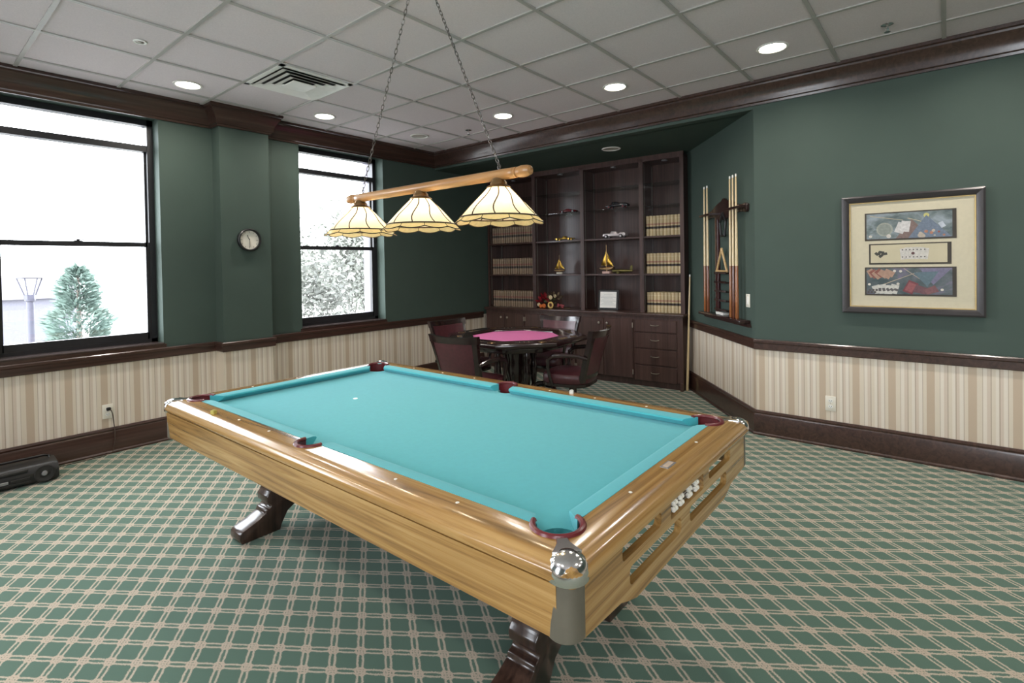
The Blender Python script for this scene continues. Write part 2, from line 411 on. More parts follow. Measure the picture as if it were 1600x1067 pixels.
# ------------------------------------------------------------------ ceiling fittings
lens = emit('lit_lens', (255, 247, 232), 14)
lens_off = plain('unlit_reflector', (206, 200, 190), 0.3, 0.3, var=0.02)
def downlight(x, y, z, label, lit=True, group='recessed ceiling lights'):
    t = thing('recessed_light', label, 'ceiling light', (x, y, z), 0, group)
    MB().lathe([(.082, 0), (.100, -.001), (.104, -.004), (.100, -.009), (.088, -.010), (.080, -.004), (.080, .0)], 32, cap=False).build('trim_ring', M['white'], t)
    if lit:
        MB().lathe([(0, -.0042), (.082, -.004), (.082, .0), (0, .0)], 28).build('lens', lens, t)
        area('downlight', (x, y, z-.014), (0, 0, 0), .15, .15, CAN_W, (1, .93, .84), shape='DISK', spread=math.radians(150))
    else:
        MB().lathe([(0, -.0015), (.055, -.003), (.081, -.005), (.081, .0), (0, .0)], 28).build('reflector', lens_off, t)
    return t
for x, y, l in [(1.603, 4.655, 'lit recessed light beside the crown above the left window'), (2.798, 4.657, 'lit recessed light between the air vent and the narrow window'),
                (3.975, 3.377, 'lit recessed light nearest the far ceiling corner in the right row'), (3.975, 2.139, 'lit recessed light in the middle of the right row'),
                (4.000, .930, 'lit recessed light nearest the camera in the right row'),
                (.39, 4.655, 'lit recessed light over the far left of the window wall, outside the photo')]:
    downlight(x, y, ZC-.0005, l)
downlight(3.935, 4.590, ZC-.0005, 'unlit recessed light in the far ceiling corner', False)
downlight(5.198, 2.856, 2.7345, 'unlit recessed light in the dark green alcove soffit', False, 'alcove light')
for x, y in [(4.0, -.3), (4.0, -1.6), (-.8, 4.655), (-.8, 2.1), (-.8, .9), (1.6, -1.2), (-.8, -1.2), (2.8, -2.4)]:  # ceiling lights out of view, added to fill the room with light
    downlight(x, y, ZC-.0005, 'unseen recessed ceiling light added for fill light', group='added recessed lights out of view')

v = thing('air_vent', 'square white four-way ceiling air vent', 'vent', (2.175, 3.985, ZC))
def ring(b, r0, r1, z0, z1):       # square pyramid ring
    for k in range(4):
        c, s_ = math.cos(k*PI/2), math.sin(k*PI/2)
        q = lambda r, u, z: (c*r-s_*u, s_*r+c*u, z)
        b.quad(q(r0, -r0, z0), q(r0, r0, z0), q(r1, r1, z1), q(r1, -r1, z1))
f = MB(); f.box(-.297, .297, -.297, -.262, -.012, -.001); f.box(-.297, .297, .262, .297, -.012, -.001); f.box(-.297, -.262, -.297, .297, -.012, -.001); f.box(.262, .297, -.297, .297, -.012, -.001)
f.build('frame', M['white'], v, smooth=False)
f = MB(); f.box(-.264, .264, -.264, .264, -.0035, -.001); f.build('duct', M['dark'], v, smooth=False)
for r in (.262, .205, .148):
    f = MB(); ring(f, r, r-.054, -.024, -.006); ring(f, r-.002, r-.054, -.0255, -.008); f.build('louver', M['white'], v, smooth=False)
MB().prism([(-.098, -.098), (.098, -.098), (.098, .098), (-.098, .098)], -.032, -.024, bev=.004).build('center_plate', M['white'], v)

t = thing('ceiling_sensor', 'small white ring with a dark centre on the left ceiling tiles', 'sensor', (1.107, 4.002, ZC))
MB().lathe([(.024, -.001), (.036, -.001), (.040, -.005), (.037, -.010), (.026, -.010), (.024, -.005)], 24, cap=False).build('ring', M['white'], t)
MB().lathe([(0, -.012), (.016, -.010), (.026, -.003), (.026, -.001), (0, -.001)], 20).build('center', M['steel'], t)
def sprinkler(x, y, label):
    t = thing('fire_sprinkler', label, 'sprinkler', (x, y, ZC), .4, 'fire sprinklers')
    MB().lathe([(.034, -.001), (.034, -.004), (.018, -.010), (.010, -.012), (.010, -.001)], 20).build('escutcheon', M['chrome'], t)
    MB().lathe([(.008, -.010), (.008, -.026), (.004, -.026), (.004, -.046), (.006, -.046)], 10).tube([(.008, 0, -.024), (.016, 0, -.034), (.006, 0, -.048)], .0025, 6).tube([(-.008, 0, -.024), (-.016, 0, -.034), (-.006, 0, -.048)], .0025, 6).build('body', M['chrome'], t)
    MB().lathe([(0, -.047), (.016, -.047), (.018, -.050), (0, -.051)], 14).build('deflector', M['chrome'], t)
sprinkler(4.114, .287, 'chrome fire sprinkler near the right edge of the ceiling')
sprinkler(4.134, 4.011, 'small fire sprinkler in the far corner near the unlit ceiling light')

# ------------------------------------------------------------------ wall fittings
ck = thing('wall_clock', 'round black-rimmed wall clock on the green pilaster', 'clock', (2.222, 5.058, 1.740))
RX = Matrix.Rotation(PI/2, 4, 'X')
MB().lathe([(.100, 0), (.106, .006), (.106, .034), (.098, .042), (.090, .040), (.088, .024), (.088, 0)], 36, mat=RX, cap=False).build('rim', M['black'], ck)
h = MB().lathe([(0, .022), (.089, .022), (.089, .002), (0, .002)], 36, mat=RX); nd_ = len(h.bm.faces)
for k in range(12):
    a = k*PI/6; r0 = .070 if k % 3 else .064
    h.tube([(r0*math.sin(a), -.0225, r0*math.cos(a)), (.080*math.sin(a), -.0225, .080*math.cos(a))], .0016, 4)
for fc in list(h.bm.faces)[nd_:]: fc.material_index = 1
h.build('dial', M['ivory'], ck).data.materials.append(M['dark'])
a = -math.radians(25)
MB().tube([(0, -.026, 0), (.050*math.sin(a), -.026, .050*math.cos(a))], .0028, 5).build('hour_hand', M['black'], ck)
MB().tube([(0, -.029, .012), (0, -.029, -.068)], .0022, 5).build('minute_hand', M['black'], ck)

def plate(name, label, cat, loc, rz, kind):
    t = thing(name, label, cat, loc, rz)     # local -y faces the room
    MB().box(-.036, .036, -.006, 0, -.058, .058, .003, 2).build('plate', M['ivory'], t)
    if kind == 'outlet':
        for dz in (-.022, .022):
            MB().prism([(.016*math.cos(q), .014*math.sin(q)+dz) for q in [k*PI/8 for k in range(16)]], -.0085, -.004, 'y').build('socket', M['white'], t)
            MB().box(-.008, -.006, -.0092, -.008, dz-.004, dz+.006).box(.006, .008, -.0092, -.008, dz-.004, dz+.006).box(-.002, .002, -.0092, -.008, dz-.010, dz-.007).build('slot', M['dark'], t)
    else:
        MB().box(-.017, .017, -.009, -.004, -.033, .033, .002).build('rocker', M['white'], t)
    MB().ball((0, -.006, 0 if kind == 'outlet' else .046), .003, u=8, v=6).build('screw', M['silver'], t)
    return t
plate('wall_outlet', 'ivory wall outlet with a plugged cord on the striped wall under the left window', 'outlet', (1.150, YW, .338), 0, 'outlet')
plate('wall_outlet', 'ivory wall outlet with nothing plugged in, below the framed picture', 'outlet', (XR, .704, .338), -PI/2, 'outlet')
plate('light_switch', 'white wall switch right of the cue rack', 'switch', (4.72+.772*.128, 1.25+.636*.128, 1.118), AD+PI, 'switch')
t = thing('power_cord', 'black plug and brown cord hanging from the outlet under the left window', 'cord', (1.150, YW-.009, .36))
MB().box(-.012, .016, -.030, -.001, -.012, .012, .005, 2).build('plug', M['black'], t)
MB().tube([(.006, -.03, -.004), (.016, -.034, -.014), (.024, -.026, -.04), (.030, -.018, -.08), (.034, -.014, -.12), (.036, -.020, -.155), (.036, -.030, -.18), (.034, -.034, -.25), (.02, -.034, -.34), (-.05, -.06, -.357), (-.35, -.06, -.357)], .0035, 6).build('cable', plain('brown_cable', (70, 54, 44), 0.5), t)

# framed game-room print on the right wall
pf = thing('framed_picture', 'large framed triptych print of game tables in a cream mat on the green wall', 'picture', (XR, .209, 1.492), -PI/2)
# local: x runs along -y of the room (right in the photo), -y faces the room
f = MB(); HW, HH = .408, .436
prof = [(0, 0), (0, .036), (.012, .042), (.030, .036), (.046, .026), (.050, .012), (.050, 0)]
for k in range(4):
    hx, hz = (HW, HH) if k % 2 == 0 else (HH, HW)
    b = bmesh.new(); A = [b.verts.new((-hx+d, -hh, -hz+d)) for d, hh in prof]; B = [b.verts.new((hx-d, -hh, -hz+d)) for d, hh in prof]
    n = len(prof)
    for j in range(n): b.faces.new((A[j], A[(j+1) % n], B[(j+1) % n], B[j]))
    bmesh.ops.recalc_face_normals(b, faces=b.faces[:])
    f.add(b, Matrix.Rotation(k*PI/2, 4, 'Y'))
f.build('frame', plain('pewter_frame', (70, 67, 68), 0.28, 0.35, var=0.05), pf, angle=25)
f = MB()
for k in range(4):
    hx, hz = (HW-.048, HH-.048) if k % 2 == 0 else (HH-.048, HW-.048)
    f.add(MB().prism([(-hx, -hz), (hx, -hz), (hx-.007, -hz+.007), (-hx+.007, -hz+.007)], -.018, -.004, 'y').bm, Matrix.Rotation(k*PI/2, 4, 'Y'))
f.build('gold_fillet', plain('gold_fillet', (196, 168, 110), 0.35, 0.4), pf, smooth=False)
mat_ = MB().box(-HW+.05, HW-.05, -.010, -.003, -HH+.05, HH-.05).build('mat_board', plain('cream_mat', (216, 206, 180), 0.75, var=0.02, scale=60), pf, smooth=False)
darkline = plain('dark_bevel', (66, 58, 50), 0.6)
def art(name, x0, x1, z0, z1, fn):
    MB().box(x0, x1, -.0125, -.0095, z0, z1).build('opening', darkline, pf, smooth=False)
    class Q: pname = name; base = []; bounds = (x0+.010, x1-.022, z0+.012, z1-.008)
    class D_: materials = Q.base
    Q.data = D_; fn(Q, *Q.bounds)
def chips(parent, items):
    """the shapes printed on one panel, as one mesh with a material slot per colour"""
    x0, x1, z0, z1 = parent.bounds
    mb = MB().box(x0, x1, -.0135, -.0120, z0, z1); slots = list(parent.base); k0 = len(mb.bm.faces)
    for j, (kind, x, z, s, col, rot) in enumerate(items):
        c_ = math.cos(rot); s__ = math.sin(rot)
        if kind == 'disc': pts = [(x+s*math.cos(k*PI/8), z+s*math.sin(k*PI/8)) for k in range(16)]
        elif kind == 'card': pts = [(x+c_*a*s-s__*b*s, z+s__*a*s+c_*b*s) for a, b in ((-.7, -1), (.7, -1), (.7, 1), (-.7, 1))]
        elif kind == 'stick': pts = [(x+c_*a-s__*b, z+s__*a+c_*b) for a, b in ((-s, -.0022), (s, -.0014), (s, .0014), (-s, .0022))]
        elif kind == 'tri': pts = [(x+c_*a*s-s__*b*s, z+s__*a*s+c_*b*s) for a, b in ((-1, -.6), (1, -.6), (0, .9))]
        pts = [(min(max(px, x0), x1), min(max(pz, z0), z1)) for px, pz in pts]
        y = -.0138-j*.00003
        mb.prism(pts, y, -.0130, 'y'); mb.bm.faces.ensure_lookup_table()
        if col not in slots: slots.append(col)
        for fc in mb.bm.faces[k0:]: fc.material_index = slots.index(col)
        k0 = len(mb.bm.faces)
    o = mb.build(parent.pname, None, pf, smooth=False)
    for m_ in slots: o.data.materials.append(m_)
def flat(rgb): 
    k = 'print_%d_%d_%d' % rgb
    if k not in M: M[k] = plain(k, rgb, 0.5, var=0.10, scale=60)
    return M[k]
def bgprint(name, c1, c2, c3, sc=9):
    t = NT(name); v = t.noise(t.mapv(t.obj(), (1, 1, 1.6)), sc, 5, 0.6, 0.8)
    return t.fin(t.ramp(v, [(0.32, lin(c1)), (0.5, lin(c2)), (0.66, lin(c3))]), 0.35)
def art1(p, x0, x1, z0, z1):
    p.data.materials.append(bgprint('print_landscape', (70, 84, 88), (112, 124, 124), (150, 160, 168), 7))
    R = random.Random(3)
    it = [('tri', .02, z0+.045, .10, flat((128, 106, 100)), .05), ('disc', x0+.11, z0+.068, .050, flat((158, 160, 150)), 0), ('disc', x0+.11, z0+.068, .040, flat((140, 146, 138)), 0),
          ('card', x0+.205, z0+.075, .038, flat((206, 202, 200)), -.35), ('card', x0+.232, z0+.085, .038, flat((214, 210, 208)), -.15), ('stick', x0+.12, z0+.150, .10, flat((196, 180, 150)), -.2),
          ('stick', x0+.33, z0+.112, .09, flat((196, 180, 150)), -.35), ('disc', x1-.14, z1-.028, .016, flat((196, 190, 120)), 0), ('tri', x1-.13, z0+.05, .12, flat((112, 124, 142)), .1),
          ('disc', x0+.135, z0+.018, .014, flat((214, 206, 196)), 0), ('disc', x0+.025, z0+.02, .010, flat((206, 200, 190)), 0), ('card', x1-.055, z0+.085, .020, flat((190, 196, 206)), .5)]
    for k in range(10): it.append(('disc', R.uniform(x0+.27, x1-.02), z0+R.uniform(.01, .05), R.uniform(.006, .016), flat(R.choice([(150, 84, 72), (176, 120, 96), (90, 70, 70), (190, 176, 160)])), 0))
    chips(p, it)
def art2(p, x0, x1, z0, z1):
    p.data.materials.append(plain('print_cream', (206, 194, 162), 0.4, var=0.02))
    it = []
    for k, (dx, dz) in enumerate([(-.028, 0), (0, .012), (.028, 0), (0, -.016), (-.012, .002), (.014, .004)]):
        it.append(('card', x0+.062+dx*.9, (z0+z1)/2+dz, .013, flat((62, 60, 52)), .8+k*.5))
    for k in range(5): it.append(('card', x0+.205+k*.026, (z0+z1)/2+.003*((k % 2)*2-1), .040, flat((210, 204, 196)), .08-k*.05))
    for k in range(14): it.append(('disc', x0+.190+(k % 7)*.021, (z0+z1)/2+(.026 if k < 7 else -.026), .0042, flat((60, 52, 54)), 0))
    it.append(('disc', x0+.25, (z0+z1)/2, .010, flat((96, 60, 60)), 0))
    chips(p, it)
def art3(p, x0, x1, z0, z1):
    p.data.materials.append(bgprint('print_table_top', (58, 74, 76), (92, 100, 104), (120, 108, 134), 6))
    R = random.Random(5); it = []
    for k in range(7): it.append(('card', x0+.03+k*.018, z1-.035-.006*(k % 3), .030, flat(R.choice([(92, 46, 44), (140, 82, 70), (176, 140, 120)])), .5+.1*k))
    it += [('stick', x0+.20, z1-.075, .11, flat((196, 176, 150)), .42), ('stick', x0+.27, z1-.04, .06, flat((186, 170, 150)), -.7),
           ('card', x0+.262, z0+.050, .044, flat((124, 58, 66)), -.45), ('card', x0+.262, z0+.050, .032, flat((150, 84, 86)), -.45), ('card', x1-.17, z0+.03, .040, flat((112, 74, 80)), 1.2), ('card', x1-.115, z0+.028, .036, flat((128, 84, 86)), -1.1),
           ('tri', x1-.09, z1-.03, .10, flat((122, 116, 142)), 3.0), ('tri', x1-.14, z1-.07, .07, flat((96, 116, 126)), 3.2)]
    for k in range(4): it.append(('card', x0+.065+k*.034, z0+.030+.006*(k % 2), .034, flat((206, 202, 194)), .35-.2*k))
    for k in range(5): it.append(('card', x0+.082+k*.024, z0+.032, .012, flat((96, 90, 90)), .3*k))
    for x, z in [(x1-.055, z0+.035), (x0+.17, z1-.02), (x0+.205, z1-.022), (x0+.018, z0+.07), (x0+.19, z0+.075)]: it.append(('disc', x, z, .009, flat((216, 208, 196)), 0))
    for k in range(6): it.append(('disc', x0+.012+k*.010, z0+.012+.016*(k % 2), .008, flat((80, 72, 70)), 0))
    chips(p, it)
art('print', -.263, .260, .102, .306, art1)
art('print', -.238, .233, -.074, .078, art2)
art('print', -.265, .259, -.302, -.094, art3)
MB().box(-HW+.05, HW-.05, -.0215, -.0200, -HH+.05, HH-.05).build('glazing', M['glass'], pf, smooth=False)

# ------------------------------------------------------------------ pool table (local frame: x across, y along, origin on the floor)
TAB = (1.63077, 1.88684, 0); TR = 0.012212
pt = thing('pool_table', 'oak pool table with teal cloth in the middle of the room', 'pool table', TAB, TR)
CX_, CY_ = .5796, 1.1386            # back of the cushions
POC = [(sx*.552, sy*1.112, .064) for sx in (-1, 1) for sy in (-1, 1)] + [(sx*.588, 0, .055) for sx in (-1, 1)]
def cyl(x, y, r, z0, z1, n=28):
    return MB().lathe([(r, z0), (r, z1)], n, (x, y, 0))
bed = MB().box(-.60, .60, -1.16, 1.16, .728, .755).build('bed_cloth', M['felt'], pt, smooth=False)
cut(bed, [cyl(x*1.01, y*1.006, r-.004, .6, .9) for x, y, r in POC])
# wooden rails with mitred ends, rounded outer edge
RP = [(.580, .7895), (.60, .7905), (.652, .7900), (.675, .7862), (.690, .7778), (.699, .765), (.702, .752), (.698, .742), (.690, .737), (.60, .737), (.580, .737)]
def rail_mesh(half, off):           # runs along y, cross-section in x; ends mitred at 45 degrees
    b = bmesh.new(); A, B = [], []
    for x, z in RP:
        L = half+(x-.702)
        A.append(b.verts.new((x+off, -L, z))); B.append(b.verts.new((x+off, L, z)))
    n = len(RP)
    for j in range(n): b.faces.new((A[j], A[(j+1) % n], B[(j+1) % n], B[j]))
    b.faces.new(A); b.faces.new(list(reversed(B))); bmesh.ops.recalc_face_normals(b, faces=b.faces[:]); return b
HLX, HLY = .702, 1.256              # outer half sizes
for sx in (-1, 1):
    o = MB().add(rail_mesh(HLY, 0), Matrix.Rotation(0 if sx > 0 else PI, 4, 'Z')).build('rail', M['oakY'], pt)
    cut(o, [cyl(x, y, r, .6, .9) for x, y, r in POC if x*sx > 0])
for sy in (-1, 1):
    o = MB().add(rail_mesh(HLX, HLY-.702), Matrix.Rotation(PI/2*sy, 4, 'Z')).build('rail', M['oakX'], pt)
    cut(o, [cyl(x, y, r, .6, .9) for x, y, r in POC if y*sy > 0])
def corner_cut(sx, sy):
    P = [(sx*.652+sx*.049*math.cos(q), sy*1.206+sy*.049*math.sin(q)) for q in [k*PI/16 for k in range(9)]]
    return MB().prism(P+[(sx*.652, sy*1.32), (sx*.78, sy*1.32), (sx*.78, sy*1.206)], .6, .9, 'z')
for o in [c for c in pt.children if c.name.startswith('rail')]:
    ys = [v.co.y for v in o.data.vertices]; xs_ = [v.co.x for v in o.data.vertices]
    cut(o, [corner_cut(sx, sy) for sx in (-1, 1) for sy in (-1, 1) if min(xs_)-.01 < sx*.69 < max(xs_)+.01 and min(ys)-.01 < sy*1.24 < max(ys)+.01])
# cushions
def cushion(L0, L1, t0, t1):
    """along y from L0 to L1 at the back; nose toward -x; t = how much shorter the nose is at each end"""
    pr = [(CX_+.004, .7915), (.545, .790), (.531, .786), (.527, .780), (.533, .773), (.552, .756), (CX_+.004, .756)]
    b = bmesh.new(); A, B = [], []
    for x, z in pr:
        k = (CX_-x)/(CX_-.527)
        A.append(b.verts.new((x, L0+t0*k, z))); B.append(b.verts.new((x, L1-t1*k, z)))
    n = len(pr)
    for j in range(n): b.faces.new((A[j], A[(j+1) % n], B[(j+1) % n], B[j]))
    b.faces.new(A); b.faces.new(list(reversed(B))); bmesh.ops.recalc_face_normals(b, faces=b.faces[:]); return b
for sx in (-1, 1):
    for sy in (-1, 1):
        Mx = Matrix.Scale(sx, 4, (1, 0, 0)) @ Matrix.Scale(sy, 4, (0, 1, 0))
        bb = cushion(.052, 1.066, .012, .045); bmesh.ops.transform(bb, matrix=Mx, verts=bb.verts); bmesh.ops.recalc_face_normals(bb, faces=bb.faces[:])
        MB().add(bb).build('cushion', M['felt'], pt)
for sy in (-1, 1):
    bb = cushion(-.505, .505, .045, .045)
    for q in bb.verts: q.co.x += CY_-CX_
    MB().add(bb, Matrix.Rotation(PI/2*sy, 4, 'Z')).build('cushion', M['felt'], pt)
# pocket liners: burgundy rims open toward the table, with cups below
for i, (x, y, r) in enumerate(POC):
    a0 = math.atan2(y, x) if i < 4 else (0 if x > 0 else PI)
    if i < 4: a0 = math.atan2(math.copysign(1, y), math.copysign(1, x))
    half = math.radians(118 if i < 4 else 98)
    b = MB(); N = 28; pts = [(x+(r+.001)*math.cos(a0-half+2*half*k/N), y+(r+.001)*math.sin(a0-half+2*half*k/N)) for k in range(N+1)]
    b.tube([(px, py, .7905) for px, py in pts], [.0085]*(N+1), 8)
    lin_ = b.build('pocket_liner', M['liner'], pt)
    c = MB(); N = 24
    for k in range(N):
        q0, q1 = a0-half+2*half*k/N, a0-half+2*half*(k+1)/N
        R_ = r-.004
        c.quad((x+R_*math.cos(q0), y+R_*math.sin(q0), .79), (x+R_*math.cos(q1), y+R_*math.sin(q1), .79), (x+R_*math.cos(q1), y+R_*math.sin(q1), .70), (x+R_*math.cos(q0), y+R_*math.sin(q0), .70))
    c.lathe([(0, .690), (r-.004, .695), (r-.004, .70), (0, .70)], 20, (x, y, 0))
    c.build('pocket_cup', M['liner'], pt)
# pearl sights and the foot spot
def dot(x, y, z, r=.0055): MB().lathe([(0, z+.0012), (r, z+.0008), (r*1.1, z-.001), (0, z-.001)], 12, (x, y, 0)).build('sight', M['pearl'], pt)
for sx in (-1, 1):
    for k in (-3, -2, -1, 1, 2, 3): dot(sx*.618, k*.2725, .7905)
for sy in (-1, 1):
    for k in ((-1, 1) if sy < 0 else (-1, 0, 1)): dot(k*.268, sy*1.174, .7905)
MB().lathe([(0, .7556), (.012, .7556), (.012, .7550), (0, .7550)], 16, (0, 0, 0)).build('foot_spot', M['pearl'], pt, loc=(-.005, .565, 0))
npl = MB().box(-.034, .034, -.015, .015, .7895, .7918, .001).build('name_plate', M['silver'], pt, loc=(-.004, -1.178, 0)); npl.rotation_euler = (0, 0, 0)
MB().box(-.027, .027, -.009, .009, .7915, .7923).build('plate_inlay', plain('plate_inlay', (196, 178, 160), 0.35), npl)
# aprons
def corner_r(b): pass
for sx in (-1, 1):
    b = MB(); a = [(.672, .600), (.688, .606), (.694, .735), (.660, .735), (.655, .600)]
    bb = MB().prism([(sx*p[0], p[1]) for p in a], -1.20, 1.20, 'y'); b.add(bb.bm); b.build('side_apron', M['oakY'], pt)
def rr(x0, x1, z0, z1, r, n=5):
    P = []
    for cx, cz, s0 in ((x1-r, z1-r, 0), (x0+r, z1-r, PI/2), (x0+r, z0+r, PI), (x1-r, z0+r, 3*PI/2)):
        P += [(cx+r*math.cos(s0+k*PI/2/n), cz+r*math.sin(s0+k*PI/2/n)) for k in range(n+1)]
    return P
for sy in (-1, 1):
    out = [(-.655, .602), (-.46, .590), (-.42, .575), (-.37, .560), (.37, .560), (.42, .575), (.46, .590), (.655, .602), (.655, .736), (-.655, .736)]
    y0, y1 = (-1.240, -1.218) if sy < 0 else (1.218, 1.240)
    o = MB().prism(out, y0, y1, 'y').build('end_apron', M['oakX'], pt, smooth=False)
    holes = [rr(-.45, -.205, .688, .730, .014), rr(.205, .45, .688, .730, .014), rr(-.41, -.055, .608, .658, .016), rr(.02, .40, .608, .658, .016), rr(-.135, .150, .676, .728, .006)]
    cut(o, [MB().prism(h_, y0-.05, y1+.05, 'y') for h_ in holes])
    bc = MB()
    bc.box(-.135, .150, y0*.985+ (0.0), y0*.985+.012 if sy < 0 else y0*.985+.012, .676, .728)
    cnt = bc.build('score_counter', M['darkwood'], pt, smooth=False)
    for gx in (-.088, -.036, .036, .098):
        q = MB()
        for zz in (.692, .712):
            for k in (.4, 1.6): q.lathe([(.003, -.006), (.0085, -.004), (.0085, .004), (.003, .006)], 10, mat=Matrix.Translation((gx+(k-1)*.0125, sy*1.232, zz)) @ Matrix.Rotation(PI/2, 4, 'Y'))
        q.build('scoring_beads', M['pearl'], cnt)
    q = MB()
    for zz in (.692, .712): q.tube([(-.132, sy*1.232, zz), (.147, sy*1.232, zz)], .0016, 5)
    q.build('bead_wire', M['chrome'], cnt)
# corner castings: chrome cap with a tongue to the pocket, grey post below
for sx in (-1, 1):
    for sy in (-1, 1):
        a0 = math.atan2(sy, sx); cx, cy = sx*.6520, sy*1.2060
        b = MB()
        b.lathe([(.045, .735), (.0495, .739), (.0505, .748), (.050, .758), (.047, .771), (.040, .783), (.030, .7905), (.016, .795), (0, .7965)], 28, (cx, cy, 0))
        Mt = Matrix.Translation((cx, cy, 0)) @ Matrix.Rotation(a0, 4, 'Z')
        b.add(MB().prism([(-.082, .016), (-.064, .014), (-.044, .017), (-.024, .026), (-.005, .036), (-.005, -.036), (-.024, -.026), (-.044, -.017), (-.064, -.014), (-.082, -.016)], .786, .7940, bev=.0015).bm, Mt)
        b.build('corner_cap', M['chrome'], pt)
        MB().prism([(cx-sx*.006+.046*math.cos(a0-1.75+3.5*k/14), cy-sy*.010+.046*math.sin(a0-1.75+3.5*k/14)) for k in range(15)], .600, .738, bev=.004).build('corner_post', M['steel'], pt)
# slate frame under the bed and two pedestal legs
MB().box(-.62, .62, -1.12, 1.12, .708, .727).build('slate', M['dark'], pt, smooth=False)
half = [(.215, 0), (.425, 0), (.436, .025), (.433, .052), (.418, .066), (.345, .092), (.296, .116), (.292, .134), (.274, .138), (.264, .150), (.266, .160), (.284, .172), (.287, .205), (.270, .225), (.257, .262), (.256, .31), (.275, .37), (.33, .44), (.40, .50), (.440, .56), (.45, .655)]
inner = [(.0, .145), (.10, .132), (.17, .09), (.205, .03)]
poly = [(-x, z) for x, z in reversed(half)][0:0]
prof = half + [(-x, z) for x, z in reversed(half)] + [(-x, z) for x, z in reversed(inner[1:])] + inner
for y0, y1 in ((-.835, -.715), (.995, 1.115)):
    MB().prism(prof, y0, y1, 'y', bev=.006, seg=2).build('leg', M['darkwood'], pt, angle=40)
MB().box(-.05, .05, -.72, 1.0, .30, .42, .01).build('stretcher', M['darkwood'], pt, smooth=False)

def on_table(x, y, z):
    c_, s_ = math.cos(TR), math.sin(TR); return (TAB[0]+c_*x-s_*y, TAB[1]+s_*x+c_*y, z)
for (x, y), l, col in (((-.645, .745), 'small yellow-green chalk cube on the left rail of the pool table', (190, 180, 92)), ((.632, -.40), 'small white chalk cube on the far rail of the pool table', (226, 226, 220))):
    t = thing('chalk_cube', l, 'chalk', on_table(x, y, .7895), .4)
    MB().box(-.010, .010, -.010, .010, 0, .017, .0015, 1).build('wrapper', plain('chalk_paper_%d' % col[2], col, 0.7), t)
    MB().lathe([(0, .0168), (.004, .0172), (.0075, .0186), (.0085, .0186), (.0092, .0165), (0, .0165)], 12).build('tip', plain('chalk_dust_%d' % col[2], tuple(int(c*.9) for c in col), 0.9), t)

# ------------------------------------------------------------------ billiard light over the table
LX, LZ = 1.63, 1.826
bl = thing('billiard_light', 'wooden bar light with three stained-glass shades hung over the pool table', 'lamp', (LX, 1.872, LZ))
pr = [(0, -.625), (.010, -.628), (.018, -.622), (.023, -.606), (.0245, -.58), (.021, -.562), (.018, -.556), (.022, -.553), (.022, -.546), (.019, -.543), (.022, -.538), (.0225, -.50)]
profile = pr + [(r, -z) for r, z in reversed(pr)]
MB().lathe(profile, 20, mat=Matrix.Rotation(-PI/2, 4, 'X')).build('bar', M['oak'], bl)
chm = plain('pewter_chain', (110, 104, 98), 0.35, 0.8, var=0.05)
def link(mb, c, d, roll):
    d = d.normalized(); x = d.orthogonal().normalized(); x = Matrix.Rotation(roll, 3, d) @ x
    L, Wd = .0125, .0058
    pts = []
    for k in range(12):
        a = 2*PI*k/12; pts.append(c+d*(L*math.cos(a)+math.copysign(.003, math.cos(a)))+x*(Wd*math.sin(a)))
    mb.tube(pts, .0016, 5, closed=True)
top = Vector((0, .008, ZC-LZ-.045))
for y in (-.461, .488):
    b = MB(); p0 = Vector((0, y, .040)); d = top-p0; n = int(d.length/.0225)
    for k in range(n+1): link(b, p0+d*(k/n), d, 0.3+k*PI/2)
    b.build('chain', chm, bl)
    b = MB(); b.tube([(0, y, .0), (0, y, .026)], .003, 6); b.tube([Vector((0, y+.008*math.cos(q), .033+.009*math.sin(q))) for q in [k*PI/6 for k in range(12)]], .002, 6, closed=True)
    b.build('eye_bolt', chm, bl)
MB().lathe([(0, 0), (.045, 0), (.045, -.006), (.03, -.016), (.010, -.022), (0, -.022)], 24, (0, .008, ZC-LZ-.0005)).tube([(0, .008, ZC-LZ-.02), (0, .008, ZC-LZ-.034), (.007, .008, ZC-LZ-.042), (0, .008, ZC-LZ-.050), (-.007, .008, ZC-LZ-.044)], .003, 6).build('ceiling_hook', chm, bl)

def glass_shade(name, rgb, em):
    t = NT(name); v = t.noise(t.mapv(t.obj(), (6, 6, 3)), 3, 4, 0.6, 1.5)
    c = lin(rgb); col = t.ramp(v, [(0.3, tuple(x*.8 for x in c[:3])+(1,)), (0.7, c)])
    tl = t.n('ShaderNodeBsdfTranslucent'); t.l(col, tl.inputs[0])
    df = t.n('ShaderNodeBsdfPrincipled'); t.l(col, df.inputs['Base Color']); df.inputs['Roughness'].default_value = .25
    mx = t.n('ShaderNodeMixShader'); mx.inputs[0].default_value = .62; t.l(df.outputs[0], mx.inputs[1]); t.l(tl.outputs[0], mx.inputs[2])
    t.l(mx.outputs[0], t.out.inputs[0]); return t.m
G1 = glass_shade('cream_art_glass', (252, 238, 206), 0); G2 = glass_shade('amber_art_glass', (250, 222, 162), 0)
copper = plain('copper_leading', (70, 52, 38), 0.4, 0.5, var=0.1)
bulb = emit('lit_bulb', (255, 230, 190), 8)
NP = 10
def shade_surf(t_, a):              # t_ 0 at the collar, 1 at the seam, up to 1.25 in the skirt
    if t_ <= 1: r = .040+(.160-.040)*t_**1.05; z = -.045-.128*t_+.004*math.sin(t_*PI)
    else: k = (t_-1)/.25; r = .160+.026*k; z = -.173-.026*k
    return Vector((r*math.cos(a), r*math.sin(a), z))
def swirl(t_): return .085*math.sin(2*PI*t_)
